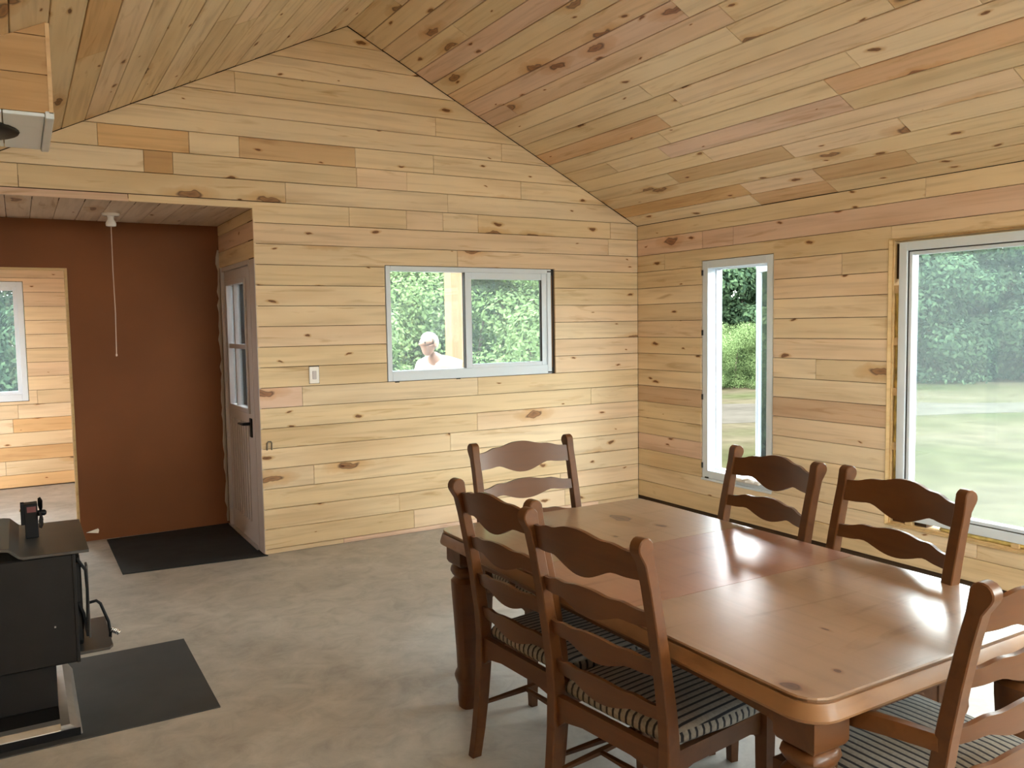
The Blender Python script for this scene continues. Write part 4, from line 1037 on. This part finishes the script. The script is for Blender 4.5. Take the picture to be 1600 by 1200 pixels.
# bushes close behind the porch, seen through the sliding window
for (az, d, s) in ((20.5, 11.5, 1.2), (23, 15, 1.8), (24, 12.5, 1.35), (26.5, 14.5, 1.8), (28, 12, 1.3), (30, 14.5, 1.9), (31.5, 12.2, 1.5), (32.5, 14.8, 1.6), (21.5, 17, 2.3), (27.5, 17.5, 2.5), (24.5, 18, 2.4), (31.6, 19, 2.2),):
    plant('bush', az, d, s, False, 'bright green leafy bush outside behind the porch, seen through the sliding window', 'bush', 'bushes behind the porch')
for (az, d, s) in ((41.5, 26, .72), (43.5, 25, .68), (45.5, 26, .75), (47.5, 25.5, .66), (49.5, 26, .6)):
    t_ = plant('bush', az, d, s, False, 'bush', 'bush', 'bushes at the meadow edge')
    t_['label'] = 'bright green bush at the meadow edge, %s of five' % {41.5: 'leftmost', 43.5: 'second from left', 45.5: 'middle one', 47.5: 'second from right', 49.5: 'rightmost'}[az]

seen_lab = {}
for o in list(COL.objects):
    if o.type == 'EMPTY' and o.get('category') in ('tree', 'bush') and 'hidden' not in o['label']: seen_lab.setdefault(o['label'], []).append(o)
for lab, os_ in seen_lab.items():
    if len(os_) == 2:
        os_.sort(key=lambda o: math.atan2(o.location.x-CAM.x, o.location.y-CAM.y))
        for o, w in zip(os_, ('left one', 'right one')): o['label'] = lab + ', ' + w

# ------------------------------------------------------------------ person on the porch
def skin_obj(name, joints, edges, root, mat, parent, sub=2):
    me = bpy.data.meshes.new(name); me.from_pydata([j[0] for j in joints], edges, [])
    o = bpy.data.objects.new(name, me); COL.objects.link(o); o.parent = parent
    o.modifiers.new('skin', 'SKIN')
    for i, j in enumerate(joints):
        sv = me.skin_vertices[0].data[i]; r = j[1]; sv.radius = r if isinstance(r, tuple) else (r, r); sv.use_root = (i == root)
    s = o.modifiers.new('sub', 'SUBSURF'); s.levels = sub; s.render_levels = sub
    dg = bpy.context.evaluated_depsgraph_get(); ev = o.evaluated_get(dg); m2 = bpy.data.meshes.new_from_object(ev)
    o.modifiers.clear(); o.data = m2; m2.materials.clear(); m2.materials.append(mat)
    for p in m2.polygons: p.use_smooth = True
    return o
# bending over a low trestle, facing -X ; local +x = forward, origin at the feet
pn = empty('person', (-1.025, 1.52, -0.10), math.radians(205), 'white-haired person in a pale shirt bending forward outside the sliding window', 'person')
J = [((0.0, 0, 0.93), .14), ((0.10, 0, 1.08), .145), ((0.24, 0, 1.23), .155), ((0.33, 0, 1.33), .135), ((0.385, 0, 1.39), .06), ((0.43, 0, 1.425), .055)]
arms = []
E_ = [(0, 1), (1, 2), (2, 3), (3, 4), (4, 5)]
for s in (-1, 1):
    b = len(J)
    J += [((0.31, s*0.19, 1.31), .062), ((0.37, s*0.25, 1.04), .046), ((0.52, s*0.20, 0.84), .034), ((0.58, s*0.185, 0.80), .032)]
    E_ += [(3, b), (b, b+1), (b+1, b+2), (b+2, b+3)]
    b = len(J)
    J += [((0.0, s*0.10, 0.86), .105), ((0.05, s*0.115, 0.50), .068), ((-0.02, s*0.12, 0.12), .045), ((-0.01, s*0.12, 0.045), .042), ((0.15, s*0.13, 0.035), .035)]
    E_ += [(0, b), (b, b+1), (b+1, b+2), (b+2, b+3), (b+3, b+4)]
body = skin_obj('body', J, E_, 0, SKIN, pn)
# clothes: slightly larger shells of the same chains
JS = [((0.0, 0, 0.95), (.155, .165)), ((0.10, 0, 1.08), (.16, .17)), ((0.24, 0, 1.23), (.17, .18)), ((0.335, 0, 1.335), (.14, .145)), ((0.375, 0, 1.375), (.075, .08))]
ES = [(0, 1), (1, 2), (2, 3), (3, 4)]
for s in (-1, 1):
    b = len(JS); JS += [((0.31, s*0.20, 1.31), .076), ((0.345, s*0.232, 1.16), .070)]; ES += [(3, b), (b, b+1)]
skin_obj('shirt', JS, ES, 0, SHIRT, pn)
JT = [((0.0, 0, 0.92), .155)]; ET = []
for s in (-1, 1):
    b = len(JT); JT += [((0.0, s*0.10, 0.84), .118), ((0.05, s*0.115, 0.50), .084), ((-0.02, s*0.12, 0.10), .066)]; ET += [(0, b), (b, b+1), (b+1, b+2)]
skin_obj('trousers', JT, ET, 0, TROUS, pn)
# head
hd = skin_obj('head', [((0.415, 0, 1.43), .055), ((0.455, 0, 1.475), (.082, .078)), ((0.468, 0, 1.545), (.088, .080)), ((0.462, 0, 1.60), (.062, .058)), ((0.525, 0, 1.45), (.045, .045)), ((0.553, 0, 1.51), (.018, .016))], [(0, 1), (1, 2), (2, 3), (1, 4), (2, 5)], 1, SKIN, pn)
for s in (-1, 1):
    bm = bmesh.new(); bmesh.ops.create_uvsphere(bm, u_segments=10, v_segments=8, radius=0.022); bm.transform(Matrix.Translation((0.455, s*0.083, 1.515)) @ Matrix.Diagonal((.7, .4, 1.3, 1))); link('ear', bm, SKIN, pn, smooth=True)
    bm = bmesh.new(); bmesh.ops.create_uvsphere(bm, u_segments=8, v_segments=6, radius=0.010); bm.transform(Matrix.Translation((0.541, s*0.032, 1.535))); link('eye', bm, DARKSEAL, pn, smooth=True)
    for f in range(5):
        bm = bmesh.new(); yy = s*0.185+(f-2)*0.018
        if f == 0 and s > 0 or f == 4 and s < 0: pass
        ln = (0.045, 0.075, 0.085, 0.078, 0.062)[f if s < 0 else 4-f]
        tube(bm, [(0.59, yy*1.0, 0.80), (0.61+ln*.3, yy, 0.785), (0.61+ln*.7, yy, 0.745), (0.605+ln*.75, yy, 0.71)], [0.011, 0.010, 0.009, 0.006], 6); link('finger', bm, SKIN, pn, smooth=True)
bm = bmesh.new(); bmesh.ops.create_uvsphere(bm, u_segments=18, v_segments=12, radius=0.1)
bmesh.ops.bisect_plane(bm, geom=bm.verts[:]+bm.edges[:]+bm.faces[:], plane_co=(0.01, 0, 0), plane_no=(0.9, 0, -0.43), clear_outer=True)
bmesh.ops.holes_fill(bm, edges=[e_ for e_ in bm.edges if e_.is_boundary])
bm.transform(Matrix.Translation((0.447, 0, 1.538)) @ Matrix.Diagonal((.98, .90, .93, 1))); link('hair', bm, HAIR, pn, smooth=True)
# low trestle the person works on
tr = empty('trestle', (-1.62, 1.35, -0.10), 0, 'low wooden sawhorse in front of the bending person outside', 'sawhorse')
link('top_beam', B(-0.05, 0.05, -0.45, 0.45, 0.70, 0.79, bevel=.003), POSTW, tr)
for sx_ in (-1, 1):
    for sy_ in (-1, 1):
        bm = bmesh.new(); tube(bm, [(sx_*0.03, sy_*0.36, 0.715), (sx_*0.22, sy_*0.42, 0.0)], 0.025, 4); link('leg', bm, POSTW, tr)
